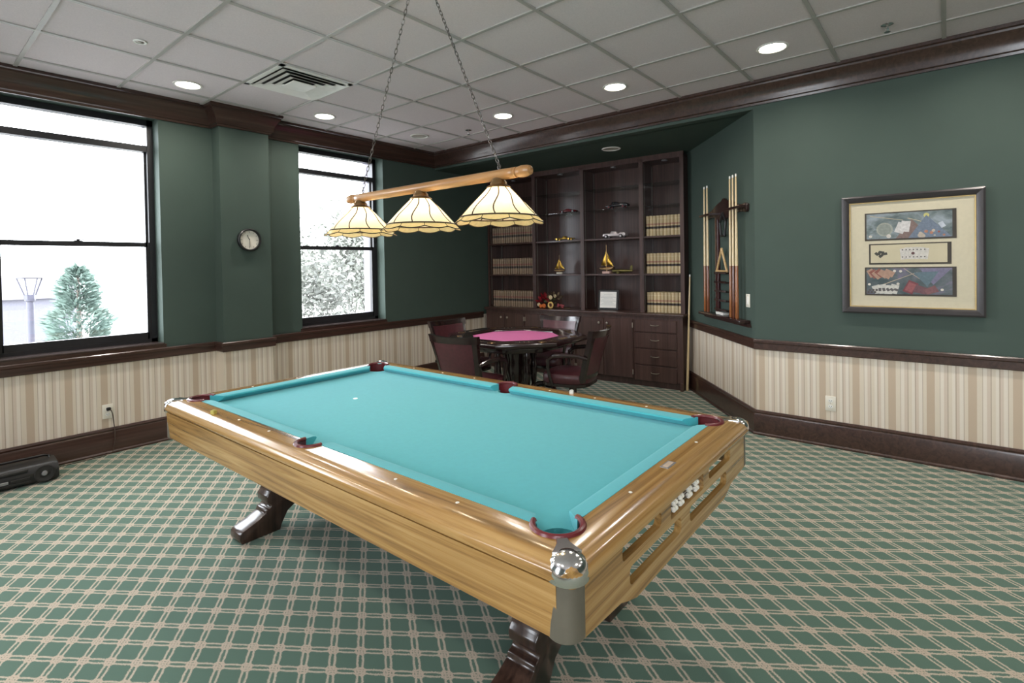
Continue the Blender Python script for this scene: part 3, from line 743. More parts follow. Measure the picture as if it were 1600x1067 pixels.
for j, (y, l) in enumerate(((-.457, 'a'), (.028, 'b'), (.512, 'c'))):
    sh = MB(); S = 12; per = 6
    grid = []
    for k in range(NP*per):
        colv = []
        for i in range(S+1):
            ph = (k % per)/per; t_ = i/S; colv.append(sh.bm.verts.new(shade_surf(min(t_, 1.02) if t_ <= 1 else 1.0+(t_-1), 2*PI*k/(NP*per)+swirl(i/S))))
        grid.append(colv)
    n = len(grid)
    for k in range(n):
        for i in range(S): sh.bm.faces.new((grid[k][i], grid[(k+1) % n][i], grid[(k+1) % n][i+1], grid[k][i+1]))
    shade = sh.build('lamp_shade', G1, bl, angle=80, loc=(0, y, 0))
    sk = MB(); G = []
    for k in range(NP*per):
        ph = ((k+per/2) % per)/per; colv = []
        for i in range(4):
            t_ = 1.0+.25*(i/3)*(.62+.38*math.sin(ph*PI)); colv.append(sk.bm.verts.new(shade_surf(t_, 2*PI*k/(NP*per))))
        G.append(colv)
    for k in range(n):
        for i in range(3): sk.bm.faces.new((G[k][i], G[(k+1) % n][i], G[(k+1) % n][i+1], G[k][i+1]))
    sk.build('skirt', G2, shade, angle=80)
    ld = MB()
    for p in range(NP):
        a = 2*PI*p/NP
        ld.tube([shade_surf(i/10, a+swirl(i/10))*1.004 for i in range(11)], .0028, 5)
        a2 = 2*PI*(p+.5)/NP
        ld.tube([shade_surf(1+.25*.62*i/3, a2) for i in range(4)], .0016, 5)
    ld.tube([shade_surf(1.0, 2*PI*k/(NP*per)) for k in range(n)], .0036, 5, closed=True)
    ld.tube([shade_surf(1.0+.25*(.62+.38*math.sin((((k+per/2) % per)/per)*PI)), 2*PI*k/(NP*per)) for k in range(n)], .0022, 5, closed=True)
    ld.build('leading', copper, shade)
    MB().lathe([(.020, -.012), (.026, -.016), (.028, -.024), (.034, -.030), (.036, -.040), (.050, -.048), (.052, -.053), (.044, -.054), (.030, -.046), (.016, -.020)], 24, cap=False).build('shade_cap', M['brass'], shade)
    MB().lathe([(.010, -.045), (.013, -.060), (.024, -.080), (.026, -.096), (.018, -.114), (0, -.120)], 16).build('bulb', bulb, shade)
    pl = bpy.data.lights.new('bulb_light', 'POINT'); pl.energy = BULB_W; pl.color = (1, .84, .62); pl.shadow_soft_size = .03
    lo = bpy.data.objects.new('bulb_light', pl); COL.objects.link(lo); lo.location = (LX, 1.872+y, LZ-.145)

# ------------------------------------------------------------------ built-in bookcase (local frame: x = depth into the wall, y = along it from the right end)
BA = math.atan2(.055, .9985)
B0 = Vector((5.76, 2.30, 0))
def bw(dx, u, z=0): return B0+Matrix.Rotation(BA, 3, 'Z') @ Vector((dx, u, z))
def bthing(name, label, cat, u, z, dx=0, group=None, rot=0): return thing(name, label, cat, bw(dx, u, z), BA+rot, group)
knobm = plain('satin_nickel', (200, 190, 176), 0.28, 0.8, var=0.03)
CT = .872
# drawer unit
d = bthing('drawer_cabinet', 'dark wood base cabinet with four stacked drawers at the right end', 'cabinet', 0, 0)
MB().box(.018, .56, 0, .585, .085, .835).box(.06, .56, .02, .585, 0, .09).box(.0, .56, 0, .03, .0, .09).build('body', M['cab'], d, smooth=False)
for z0, z1 in ((.652, .795), (.462, .638), (.268, .448), (.076, .254)):
    q = MB().box(0, .020, .068, .574, z0, z1, .005).build('drawer', M['cab'], d, smooth=False)
    zc = (z0+z1)/2+.01
    MB().tube([(-.001, .272, zc+.004), (-.018, .282, zc+.002), (-.024, .300, zc-.001), (-.024, .345, zc-.001), (-.018, .363, zc+.002), (-.001, .373, zc+.004)], .0042, 6).build('handle', knobm, q)
# three pairs of doors
for u0, u1, l in ((.585, 1.375, 'dark wood two-door base cabinet next to the drawers'), (1.375, 2.175, 'dark wood two-door base cabinet in the middle, behind the card table'), (2.175, 2.862, 'dark wood two-door base cabinet in the corner by the striped wall')):
    c = bthing('base_cabinet', l, 'cabinet', u0, 0); w_ = u1-u0
    MB().box(.018, .56, 0, w_, .085, .835).box(.06, .56, 0, w_, 0, .09).build('body', M['cab'], c, smooth=False)
    for k in (0, 1):
        a, b = (.012, w_/2-.003) if k == 0 else (w_/2+.003, w_-.012)
        dr = MB().box(0, .020, a, b, .090, .795, .005).build('door', M['cab'], c, smooth=False)
        ku = b-.052 if k == 0 else a+.052
        MB().lathe([(0, .022), (.012, .020), (.016, .014), (.012, .008), (.006, .004), (.007, 0)], 14, mat=Matrix.Translation((0, ku, .735)) @ Matrix.Rotation(-PI/2, 4, 'Y')).build('knob', knobm, dr)
        hu = a-.001 if k == 0 else b+.001
        for hz in (.725, .165): MB().box(-.006, .001, hu-.006, hu+.006, hz-.03, hz+.03, .002).build('hinge', knobm, dr)
ct = bthing('countertop', 'long dark wood counter along the bookcase base cabinets', 'counter', 0, .835)
MB().box(-.012, .56, -.012, 2.87, 0, .018, .004).box(-.022, .56, -.022, 2.87, .016, .037, .006, 2).build('slab', M['cab'], ct)
# upper bookcases: four bays
BAYS = [(0.0, .512), (.512, 1.315), (1.315, 2.065), (2.065, 2.88)]
UZ = 2.704
standard = plain('shelf_standard', (140, 136, 128), 0.35, 0.6)
for i, (u0, u1) in enumerate(BAYS):
    l = ['dark wood bookcase bay at the right end holding wide tan volumes', 'dark wood bookcase bay with the silver model car and the larger sailboat', 'dark wood bookcase bay with the gold model car and the small sailboat', 'dark wood bookcase bay in the left corner holding rows of thin tan books'][i]
    k = bthing('bookcase', l, 'bookcase', u0, CT); w_ = u1-u0; hz = UZ-CT; T = .020 if 0 < i else .0
    f = MB(); f.box(.120, .46, 0, .018 if i else .03, 0, hz); f.box(.120, .46, w_-.018, w_, 0, hz)
    f.build('side_panel', M['cab'], k, smooth=False)
    f = MB(); f.box(.10, .122, 0 if i else 0, .026 if i else .045, 0, hz); f.box(.10, .122, w_-.026, w_, 0, hz); f.box(.10, .122, 0, w_, hz-.035, hz+.03)
    f.build('face_frame', M['cab'], k, smooth=False)
    MB().box(.445, .46, 0, w_, 0, hz).build('back_panel', M['cab'], k, smooth=False)
    MB().box(.12, .46, 0, w_, hz-.03, hz-.006).build('top_panel', M['cab'], k, smooth=False)
    for z in (1.336, 1.782): MB().box(.112, .445, .018 if i else .03, w_-.018, z-.022-CT, z-CT, .002).build('shelf', M['cab'], k, smooth=False)
    gl = (2.148, 2.412)
    for z in gl: MB().box(.135, .44, .022 if i else .034, w_-.022, z-.007-CT, z-CT).build('glass_shelf', M['shelfglass'], k, smooth=False)
    f = MB()
    for u in ((.0185 if i else .0305), w_-.0205):
        for xx in (.15, .40): f.box(xx, xx+.014, u, u+.002, .02, hz-.05)
    f.build('shelf_standard', standard, k, smooth=False)
    MB().lathe([(.034, 0), (.034, -.010), (.022, -.014), (0, -.010)], 18, (.20, w_/2, hz-.03)).build('puck_light', M['silver'], k)

# books
def book_mat(name, main, red, band, light):
    t = NT(name); sx = t.n('ShaderNodeSeparateXYZ'); o = t.obj(); t.l(o, sx.inputs[0])
    c = t.ramp(sx.outputs[2], [(0, lin(main)), (.060, lin(light)), (.066, lin(main)), (.085, lin(band)), (.112, lin(main)), (.128, lin(red)), (.146, lin(main)), (.196, lin(light)), (.202, lin(main))], 'CONSTANT')
    oi = t.n('ShaderNodeObjectInfo'); v = t.math('ADD', .80, t.math('MULTIPLY', oi.outputs['Random'], .35))
    cb = t.n('ShaderNodeCombineColor'); 
    for q in range(3): t.l(v, cb.inputs[q])
    return t.fin(t.mix(1.0, c, cb.outputs[0], 'MULTIPLY'), 0.5)
bm1 = book_mat('tan_buckram', (196, 176, 138), (166, 124, 104), (52, 42, 38), (222, 206, 172))
bm2 = book_mat('worn_tan_buckram', (138, 116, 94), (132, 84, 74), (52, 42, 38), (176, 156, 128))
def book(h, wd, mat, pages):
    b = bmesh.new(); n = 6
    pts = [(-.006+.012*(abs(2*k/n-1))**2*1.0-.006, -wd/2+wd*k/n) for k in range(n+1)]
    pts = [(-.012*(1-(2*k/n-1)**2), -wd/2+wd*k/n) for k in range(n+1)]+[(.165, wd/2), (.165, -wd/2)]
    return MB().prism(pts, 0, h, 'z')
def row(u0, u1, z, n, h, mat, label, group, seed):
    R = random.Random(seed); wd = (u1-u0)/n
    first = None
    for k in range(n):
        p = bw(.168+R.uniform(0, .006), u0+wd*(k+.5), z)
        if first is None:
            first = book(h, wd*.90, mat, None).build('book', mat); o = first
        else:
            o = first.copy(); COL.objects.link(o)
        o.location = p; o.rotation_euler = (0, 0, BA+R.uniform(-.01, .01)); o.scale = (1, 1, 1+R.uniform(-.008, .008))
        tag(o, label, 'book', group)
for z, nm in ((CT, 'bottom'), (1.336, 'middle'), (1.782, 'top')):
    row(.052, .482, z+.0005, 10, .240, bm1, 'wide tan volume on the %s book row of the right bookcase bay' % nm, 'tan volumes on the %s shelf of the right bay' % nm, hash(nm) % 97 if False else len(nm))
    row(2.130, 2.850, z+.0005, 18, .228, bm2, 'thin tan book on the %s book row of the left bookcase bay' % nm, 'thin tan books on the %s shelf of the left bay' % nm, 20+len(nm))

# model cars and boats
def model_car(name, label, u, z, dx, L, H, Wd, prof, mat, wr, rot=0, cabin=None, accents=()):
    """side profile in unit length/height; local y is the length"""
    t = bthing(name, label, 'model car', u, z, dx, rot=rot)
    MB().prism([((p[0]-.5)*L, p[1]*H) for p in prof], -Wd/2, Wd/2, 'x', bev=Wd*.10, seg=2).build('body', mat, t, angle=50)
    if cabin: MB().prism([((p[0]-.5)*L, p[1]*H) for p in cabin[0]], -Wd*.42, Wd*.42, 'x', bev=Wd*.06).build('cabin', cabin[1], t)
    for sy in (-.31, .32):
        for sx in (-1, 1):
            wl_ = MB().lathe([(0, -.012), (wr*.9, -.012), (wr, -.007), (wr, .007), (wr*.9, .012), (0, .012)], 18, mat=Matrix.Translation((sx*Wd*.50, sy*L, wr)) @ Matrix.Rotation(PI/2, 4, 'Y')).build('wheel', M['black'], t)
            MB().lathe([(0, -.013), (wr*.55, -.013), (wr*.55, .013), (0, .013)], 14, mat=Matrix.Translation((sx*Wd*.50, sy*L, wr)) @ Matrix.Rotation(PI/2, 4, 'Y')).build('hubcap', accents[0] if accents else M['silver'], wl_)
    return t
redm = plain('dark_red_paint', (98, 24, 30), 0.25, coat=0.4); blk = plain('gloss_black_paint', (40, 40, 44), 0.2, coat=0.4); silv = plain('silver_rose_paint', (196, 186, 186), 0.3, 0.4)
low = [(0, .22), (.02, .5), (.10, .66), (.34, .72), (.44, 1.0), (.60, 1.0), (.70, .74), (.95, .66), (1, .4), (1, .2)]
old = [(0, .25), (.0, .70), (.06, .82), (.24, .84), (.28, .66), (.34, .66), (.38, .98), (.62, 1.0), (.66, .70), (.80, .74), (.98, .70), (1, .25)]
rod = [(0, .3), (0, .5), (.12, .62), (.34, .60), (.42, .95), (.50, .95), (.54, .58), (.72, .62), (.94, .55), (1, .3)]
model_car('model_car', 'gold open-wheel model race car on the wooden shelf of the middle bay', 1.64, 1.782, .20, .29, .062, .075, rod, M['gold'], .021, accents=(M['gold'],))
model_car('model_car', 'dark red low model car on the glass shelf above the gold car', 1.56, 2.148, .20, .25, .052, .08, low, redm, .016)
model_car('model_car', 'silver vintage model car on the wooden shelf beside the gold one', .90, 1.782, .20, .315, .085, .095, old, silv, .024, cabin=([(.40, .70), (.41, .94), (.60, .94), (.63, .70)], blk), accents=(silv,))
t = model_car('model_car', 'black and white model vehicle on the glass shelf above the silver car', .86, 2.148, .20, .30, .085, .09, [(0, .3), (.0, .62), (.10, .78), (.40, .80), (.50, 1.0), (.70, 1.0), (.74, .60), (1, .52), (1, .28)], blk, .022, cabin=([(.06, .30), (.08, .52), (.36, .52), (.38, .30)], plain('cream_paint', (200, 196, 190), 0.3)), accents=(redm,))

def sail(mb, a, b, c, bulge):       # curved triangular sail with thickness
    A, B, Cc = Vector(a), Vector(b), Vector(c); n = 8; g = {}
    nn = Vector((-1, 0, 0))
    for side in (0, 1):
        for i in range(n+1):
            for j in range(n+1-i):
                u, v_ = i/n, j/n; p = A*(1-u-v_)+B*u+Cc*v_
                k = 27*u*v_*(1-u-v_)
                g[side, i, j] = mb.bm.verts.new(p+nn*(bulge*k+.0012*side))
        for i in range(n):
            for j in range(n-i):
                f = [g[side, i, j], g[side, i+1, j], g[side, i, j+1]]
                mb.bm.faces.new(f if side else f[::-1])
                if j < n-i-1:
                    f = [g[side, i+1, j], g[side, i+1, j+1], g[side, i, j+1]]; mb.bm.faces.new(f if side else f[::-1])
def sailboat(label, u, z, dx, s, rot, base_m, tilt):
    t = bthing('model_sailboat', label, 'model sailboat', u, z, dx, rot=rot)
    MB().box(-.022*s, .022*s, -.050*s, .050*s, 0, .026*s, .004*s).build('base', base_m, t)
    MB().tube([(0, 0, .024*s), (0, 0, .048*s)], .004*s, 6).build('stand', M['brass'], t)
    b = MB(); hull = [(-.100, .062), (-.085, .050), (-.05, .040), (.03, .038), (.07, .045), (.095, .060)]
    pts = [(p[0]*s, p[1]*s) for p in hull]+[(.095*s, .066*s), (-.100*s, .070*s)]
    b.prism(pts, -.018*s, .018*s, 'x', bev=.005*s); b.build('hull', M['brass'], t)
    MB().tube([(0, .005*s, .06*s), (0, .005*s, .30*s)], .0025*s, 6).tube([(0, .005*s, .078*s), (0, .080*s, .082*s)], .002*s, 6).build('mast', M['brass'], t)
    b = MB(); sail(b, (0, .012*s, .084*s), (0, .082*s, .088*s), (0, .008*s, .235*s), .018*s); b.build('sail', M['gold'], t, angle=60)
    b = MB(); sail(b, (0, -.004*s, .090*s), (0, -.088*s, .078*s), (0, -.002*s, .225*s), .020*s); b.build('sail', M['gold'], t, angle=60)
    return t
sailboat('small brass model sailboat on the shelf under the gold car', 1.72, 1.336, .20, .85, .1, M['ivory'], 0)
sailboat('larger brass model sailboat with a pink base on the shelf under the silver car', 1.03, 1.336, .22, 1.22, -.25, plain('pink_marble', (208, 170, 158), 0.3), 0)
t = bthing('model_plane', 'green-gold winged model lying beside the larger sailboat', 'model plane', .80, 1.336, .20, rot=.1)
gg = plain('green_gold_metal', (112, 104, 62), 0.3, 0.8, var=0.1)
MB().lathe([(0, -.145), (.014, -.135), (.022, -.10), (.024, -.03), (.020, .05), (.010, .12), (0, .135)], 14, mat=Matrix.Translation((0, 0, .034)) @ Matrix.Rotation(PI/2, 4, 'X')).build('fuselage', gg, t)
MB().prism([(-.13, .02), (.13, .02), (.13, .055), (-.13, .07)], .030, .036, 'z', bev=.002).build('wing', gg, t)
MB().prism([(-.12, .035), (-.085, .038), (-.10, .098), (-.125, .102)], -.003, .003, 'x').build('tail_fin', gg, t)
b = MB()
for a in (0, PI/3, 2*PI/3): b.box(-.003, .003, .138, .142, -.042, .042, mat=Matrix.Translation((0, 0, .034)) @ Matrix.Rotation(a, 4, 'Y'))
b.build('propeller', M['brass'], t)
for sx in (-1, 1): MB().lathe([(0, -.005), (.018, -.005), (.018, .005), (0, .005)], 14, mat=Matrix.Translation((sx*.045, .05, .018)) @ Matrix.Rotation(PI/2, 4, 'Y')).build('wheel', gg, t)

# autumn flowers on the counter in the middle-left bay
t = bthing('flower_arrangement', 'autumn arrangement of red leaves, orange blooms and a yellow ring on the counter', 'flower arrangement', 1.80, CT, .18)
R = random.Random(11)
def leafcluster(n, c, r, ln, name, mat):
    b = MB()
    for k in range(n):
        d = Vector((R.uniform(-1, .6), R.uniform(-1, 1), R.uniform(-.25, 1))).normalized(); p = Vector(c)+d*r*R.uniform(.3, 1)
        s_ = d.orthogonal().normalized(); s_ = Matrix.Rotation(R.uniform(0, 6), 3, d) @ s_; L = ln*R.uniform(.7, 1.2); w_ = L*.28; up = d.cross(s_)*.006
        pp = [p, p+d*L*.45+s_*w_, p+d*L, p+d*L*.45-s_*w_]
        for q in pp: q.z = max(q.z, .002)
        v0, v1, v2, v3 = [b.bm.verts.new(q) for q in pp]; m_ = b.bm.verts.new(p+d*L*.45+up+Vector((0, 0, .002)))
        for tri in ((v0, v1, m_), (v1, v2, m_), (v2, v3, m_), (v3, v0, m_)): b.bm.faces.new(tri)
    return b.build(name, mat, t, angle=80)
leafcluster(46, (-.02, .16, .10), .075, .06, 'red_leaves', plain('red_leaf', (150, 30, 40), 0.5, var=0.2))
leafcluster(30, (0, .0, .13), .075, .06, 'brown_leaves', plain('brown_leaf', (96, 78, 56), 0.6, var=0.2))
leafcluster(18, (0, .06, .06), .08, .05, 'green_leaves', plain('green_leaf', (70, 80, 40), 0.6, var=0.2))
def bloom(c, r, mat, name='bloom'):
    b = MB(); c = Vector(c)
    for ringk, (n, tilt, rr_) in enumerate(((9, .35, 1), (7, .8, .75), (5, 1.2, .45))):
        for k in range(n):
            a = 2*PI*k/n+ringk*.3; d = Vector((-math.sin(tilt), math.cos(tilt)*math.cos(a), math.cos(tilt)*math.sin(a))); b.ball(c+d*r*.55*rr_, r*.42*rr_, (.5, 1, 1), 8, 6)
    b.build(name, mat, t)
org = plain('orange_petal', (206, 106, 44), 0.6, var=0.1); crm = plain('cream_petal', (210, 190, 150), 0.6, var=0.1)
bloom((-.07, .12, .035), .034, org); bloom((-.075, .17, .032), .028, org); bloom((-.06, .21, .048), .030, crm); bloom((-.055, .02, .150), .032, crm); bloom((-.04, -.04, .170), .026, crm)
b = MB(); b.tube([Vector((-.085, .006+.034*math.cos(q), .048+.036*math.sin(q))) for q in [k*PI/9 for k in range(18)]], .0115, 8, closed=True); b.build('yellow_ring', plain('pale_yellow_glaze', (226, 190, 112), 0.4), t)
MB().ball((-.078, .006, .048), .026, (.5, 1, 1)).build('ring_center', plain('brown_center', (80, 34, 26), 0.7), t)
b = MB()
for k in range(14): b.ball((-.05+R.uniform(-.02, .02), -.135+R.uniform(-.045, .045), .018+R.uniform(0, .042)), .014, u=8, v=6)
b.build('berries', plain('dusty_red_berry', (150, 66, 70), 0.4), t)
b = MB(); b.tube([(-.02, .22, .012), (-.03, .10, .014), (-.02, 0, .02), (-.04, -.16, .012), (-.04, -.27, .008)], .005, 6); b.build('stem', plain('stem', (84, 66, 44), 0.7), t)

t = bthing('framed_document', 'white printed page in a dark stand-up frame on the counter', 'framed document', 1.015, CT, .205, rot=.12)
MT = Matrix.Rotation(math.radians(9), 4, 'Y')
MB().box(0, .016, -.135, .135, .003, .262, .003, mat=MT).build('frame', M['black'], t)
MB().box(-.0015, .002, -.105, .110, .030, .235, mat=MT).build('page', M['white'], t, smooth=False)
ink = plain('grey_ink', (150, 150, 158), 0.6)
b = MB()
for k in range(9):
    w_ = .06+.02*((k*7) % 3); b.box(-.0022, -.0012, -w_+.002, w_+.002, .195-k*.016, .1975-k*.016, mat=MT)
b.build('printed_lines', ink, t, smooth=False)
MB().box(.014, .075, -.02, .02, .003, .008).box(.068, .075, -.02, .02, .003, .10, mat=None).build('stand', M['black'], t, smooth=False)

# ------------------------------------------------------------------ cue rack on the diagonal wall (local: x along the wall from the room corner, y out of it)
D0 = Vector((4.72, 1.25, 0))
def dwp(s, off, z): return D0+Matrix.Rotation(AD, 3, 'Z') @ Vector((s, off, z))
rk = thing('cue_rack', 'dark mahogany wall cue rack with scrolled top and ball shelves', 'cue rack', dwp(.59, 0, .92), AD)
mah = wood('mahogany', (40, 16, 20), (62, 26, 30), (82, 38, 38), 'z', 0.25, 0.4)
mahx = wood('mahogany_cross', (34, 20, 18), (46, 28, 26), (60, 38, 34), 'x', 0.25, 0.4)
top_ = [(-.50, .985), (-.485, .965), (-.44, .975), (-.30, .985), (-.22, .975), (-.12, .95), (0, .94), (.12, .95), (.22, .975), (.30, .985), (.44, .975), (.485, .965), (.50, .985), (.505, 1.035), (.47, 1.050), (.40, 1.045), (.30, 1.055), (.22, 1.085), (.12, 1.115), (.05, 1.125), (.02, 1.145), (-.02, 1.145), (-.05, 1.125), (-.12, 1.115), (-.22, 1.085), (-.30, 1.055), (-.40, 1.045), (-.47, 1.050), (-.505, 1.035)]
MB().prism(top_, .0, .028, 'y', bev=.004).box(-.49, -.20, .0, .085, 1.005, 1.028, .004).box(.20, .49, .0, .085, 1.005, 1.028, .004).build('top_rail', mahx, rk)
for s_ in (-.175, .180): MB().box(s_-.036, s_+.036, 0, .026, .03, 1.0, .004).build('post', mah, rk, smooth=False)
MB().box(-.50, .50, 0, .10, 0, .030, .006, 2).prism([(-.52, -.03), (.52, -.03), (.50, .0), (-.50, .0)], 0, .03, 'y').build('base_shelf', mahx, rk)
for z in (.078, .168, .256, .342, .430): MB().box(-.139, .144, 0, .066, z-.006, z+.006, .002).box(-.139, .144, .060, .066, z+.004, z+.014).build('ball_shelf', mahx, rk, smooth=False)
maple = wood('maple_shaft', (206, 180, 134), (224, 200, 156), (234, 214, 176), 'z', 0.25, 0.3, 0.6)
butts = [wood('cue_butt_%d' % k, a, b_, c, 'z', 0.2, 0.5) for k, (a, b_, c) in enumerate((((96, 52, 36), (130, 78, 54), (150, 96, 66)), ((120, 66, 36), (160, 100, 60), (176, 116, 72)), ((80, 44, 34), (110, 66, 50), (130, 80, 60))))]
def cue(label, loc, butt, lean=(0, 0), L=1.28, group='cues in the rack'):
    t = thing('pool_cue', label, 'pool cue', loc, AD, group); t.rotation_euler = (lean[0], lean[1], AD)
    MB().lathe([(0, 0), (.012, 0), (.0155, .006), (.0150, .16), (.0138, .42), (.0130, .47)], 14).build('butt', butt, t)
    MB().lathe([(.0130, .47), (.0122, .60), (.0100, .90), (.0072, L-.03), (.0070, L-.022)], 14).build('shaft', maple, t)
    MB().lathe([(.0071, L-.022), (.0071, L-.002), (.0045, L+.003), (0, L+.004)], 12).build('tip', M['white'], t)
    return t
for s_, l, k in ((.985, 'pool cue at the far left of the wall rack', 1), (.905, 'second pool cue from the left in the wall rack', 0), (.345, 'left of the three pool cues at the right of the rack', 1), (.280, 'middle of the three pool cues at the right of the rack', 2), (.215, 'rightmost pool cue in the wall rack', 1)):
    cue(l, dwp(s_, .062, .952), butts[k])
t = cue('pale pool cue leaning upright in the gap beside the bookcase', dwp(1.52, .085, .002), maple, (0.035, 0), 1.32, None)
t = thing('ball_triangle', 'pale wooden ball triangle standing on the rack shelf', 'ball rack', dwp(.59, .045, 1.3575), AD)
def tri(r_, h): return [(-r_, 0), (r_, 0), (0, h)]
b = MB(); A, Bp, Cp = Vector((-.125, 0, .012)), Vector((.125, 0, .012)), Vector((0, 0, .225))
b.tube([A, Bp], .011, 8).tube([Bp, Cp], .011, 8).tube([Cp, A], .011, 8).ball(A, .0125).ball(Bp, .0125).ball(Cp, .0125); b.build('hoop', wood('pale_triangle_wood', (176, 140, 92), (208, 174, 124), (222, 192, 146), 'x', 0.35), t)
t = thing('diamond_rack', 'black diamond-shaped ball rack hanging under the rack top', 'ball rack', dwp(.59, .030, 1.84), AD)
b = MB(); P = [Vector(p) for p in ((0, 0, .085), (.072, 0, .0), (.042, 0, -.13), (-.042, 0, -.13), (-.072, 0, .0))]
for i in range(5): b.tube([P[i], P[(i+1) % 5]], .012, 8); b.ball(P[i], .0125)
b.build('hoop', M['black'], t)
t = thing('white_box', 'small white box lying on the lowest shelf of the cue rack', 'box', dwp(.60, .04, .953), AD)
MB().box(-.085, .085, -.028, .030, .0, .019, .002).build('tray', M['white'], t); MB().box(-.087, .087, -.030, .032, .012, .024, .002).build('lid', M['white'], t)

# ------------------------------------------------------------------ card table and chairs
PTX, PTY = 4.10, 3.37
ct_ = thing('card_table', 'octagonal dark cherry card table with a rose cloth top', 'card table', (PTX, PTY, 0), math.radians(25))
oct_ = lambda r: [(r*math.cos(k*PI/4), r*math.sin(k*PI/4)) for k in range(8)]
b = bmesh.new(); lv = [(.455, .742), (.462, .758), (.715, .762), (.728, .752), (.728, .726), (.700, .712), (.455, .712)]
rg = [[b.verts.new((*p, z)) for p in oct_(r)] for r, z in lv]
for A, Bq in zip(rg, rg[1:]+rg[:1]):
    for k in range(8): b.faces.new((A[k], A[(k+1) % 8], Bq[(k+1) % 8], Bq[k]))
bmesh.ops.recalc_face_normals(b, faces=b.faces[:]); bmesh.ops.bevel(b, geom=b.edges[:], offset=.003, segments=1, affect='EDGES')
rim = MB().add(b).build('rim', M['black_wood'], ct_)
MB().prism(oct_(.458), .712, .744, 'z').build('cloth', M['pink'], ct_, smooth=False)
for k in range(8):
    a = k*PI/4+PI/8; c_, s_ = math.cos(a), math.sin(a)
    Mr = Matrix.Rotation(a, 4, 'Z')
    b = MB(); b.box(.535, .590, -.085, .085, .7585, .7605); b.build('chip_tray', M['dark'], ct_, smooth=False).matrix_local = Mr
    b = MB()
    for yy in (-.042, 0, .042): b.box(.540, .586, yy-.002, yy+.002, .7600, .7640)
    b.build('tray_divider', M['brass'], ct_, smooth=False).matrix_local = Mr
    b = MB(); b.lathe([(.030, .7610), (.036, .7635), (.040, .7610), (.036, .7600)], 20, (.585, .165, 0), cap=False).lathe([(0, .7606), (.031, .7606), (.031, .7596), (0, .7596)], 18, (.585, .165, 0)); b.build('cup_holder', M['brass'], ct_).matrix_local = Mr
MB().prism(oct_(.50), .64, .712, 'z', bev=.006).lathe([(.30, .64), (.22, .61), (.12, .58), (.10, .50), (.115, .42), (.10, .34), (.085, .26), (.11, .20), (.13, .16), (.12, .10), (0, .10)], 24).build('pedestal', M['black_wood'], ct_)
for k in range(4):
    a = k*PI/2+PI/4; c_, s_ = math.cos(a), math.sin(a)
    MB().lathe([(.024, .62), (.030, .58), (.036, .54), (.024, .50), (.034, .46), (.038, .36), (.030, .28), (.022, .24), (.036, .21), (.036, .18), (.026, .15), (.032, .10)], 18, (.21*c_, .21*s_, 0)).build('turned_column', M['black_wood'], ct_)
    MB().tube([(.06*c_, .06*s_, .11), (.20*c_, .20*s_, .10), (.32*c_, .32*s_, .065), (.40*c_, .40*s_, .030)], [.040, .040, .032, .028], 10).ball((.41*c_, .41*s_, .026), .026).build('foot', M['black_wood'], ct_)

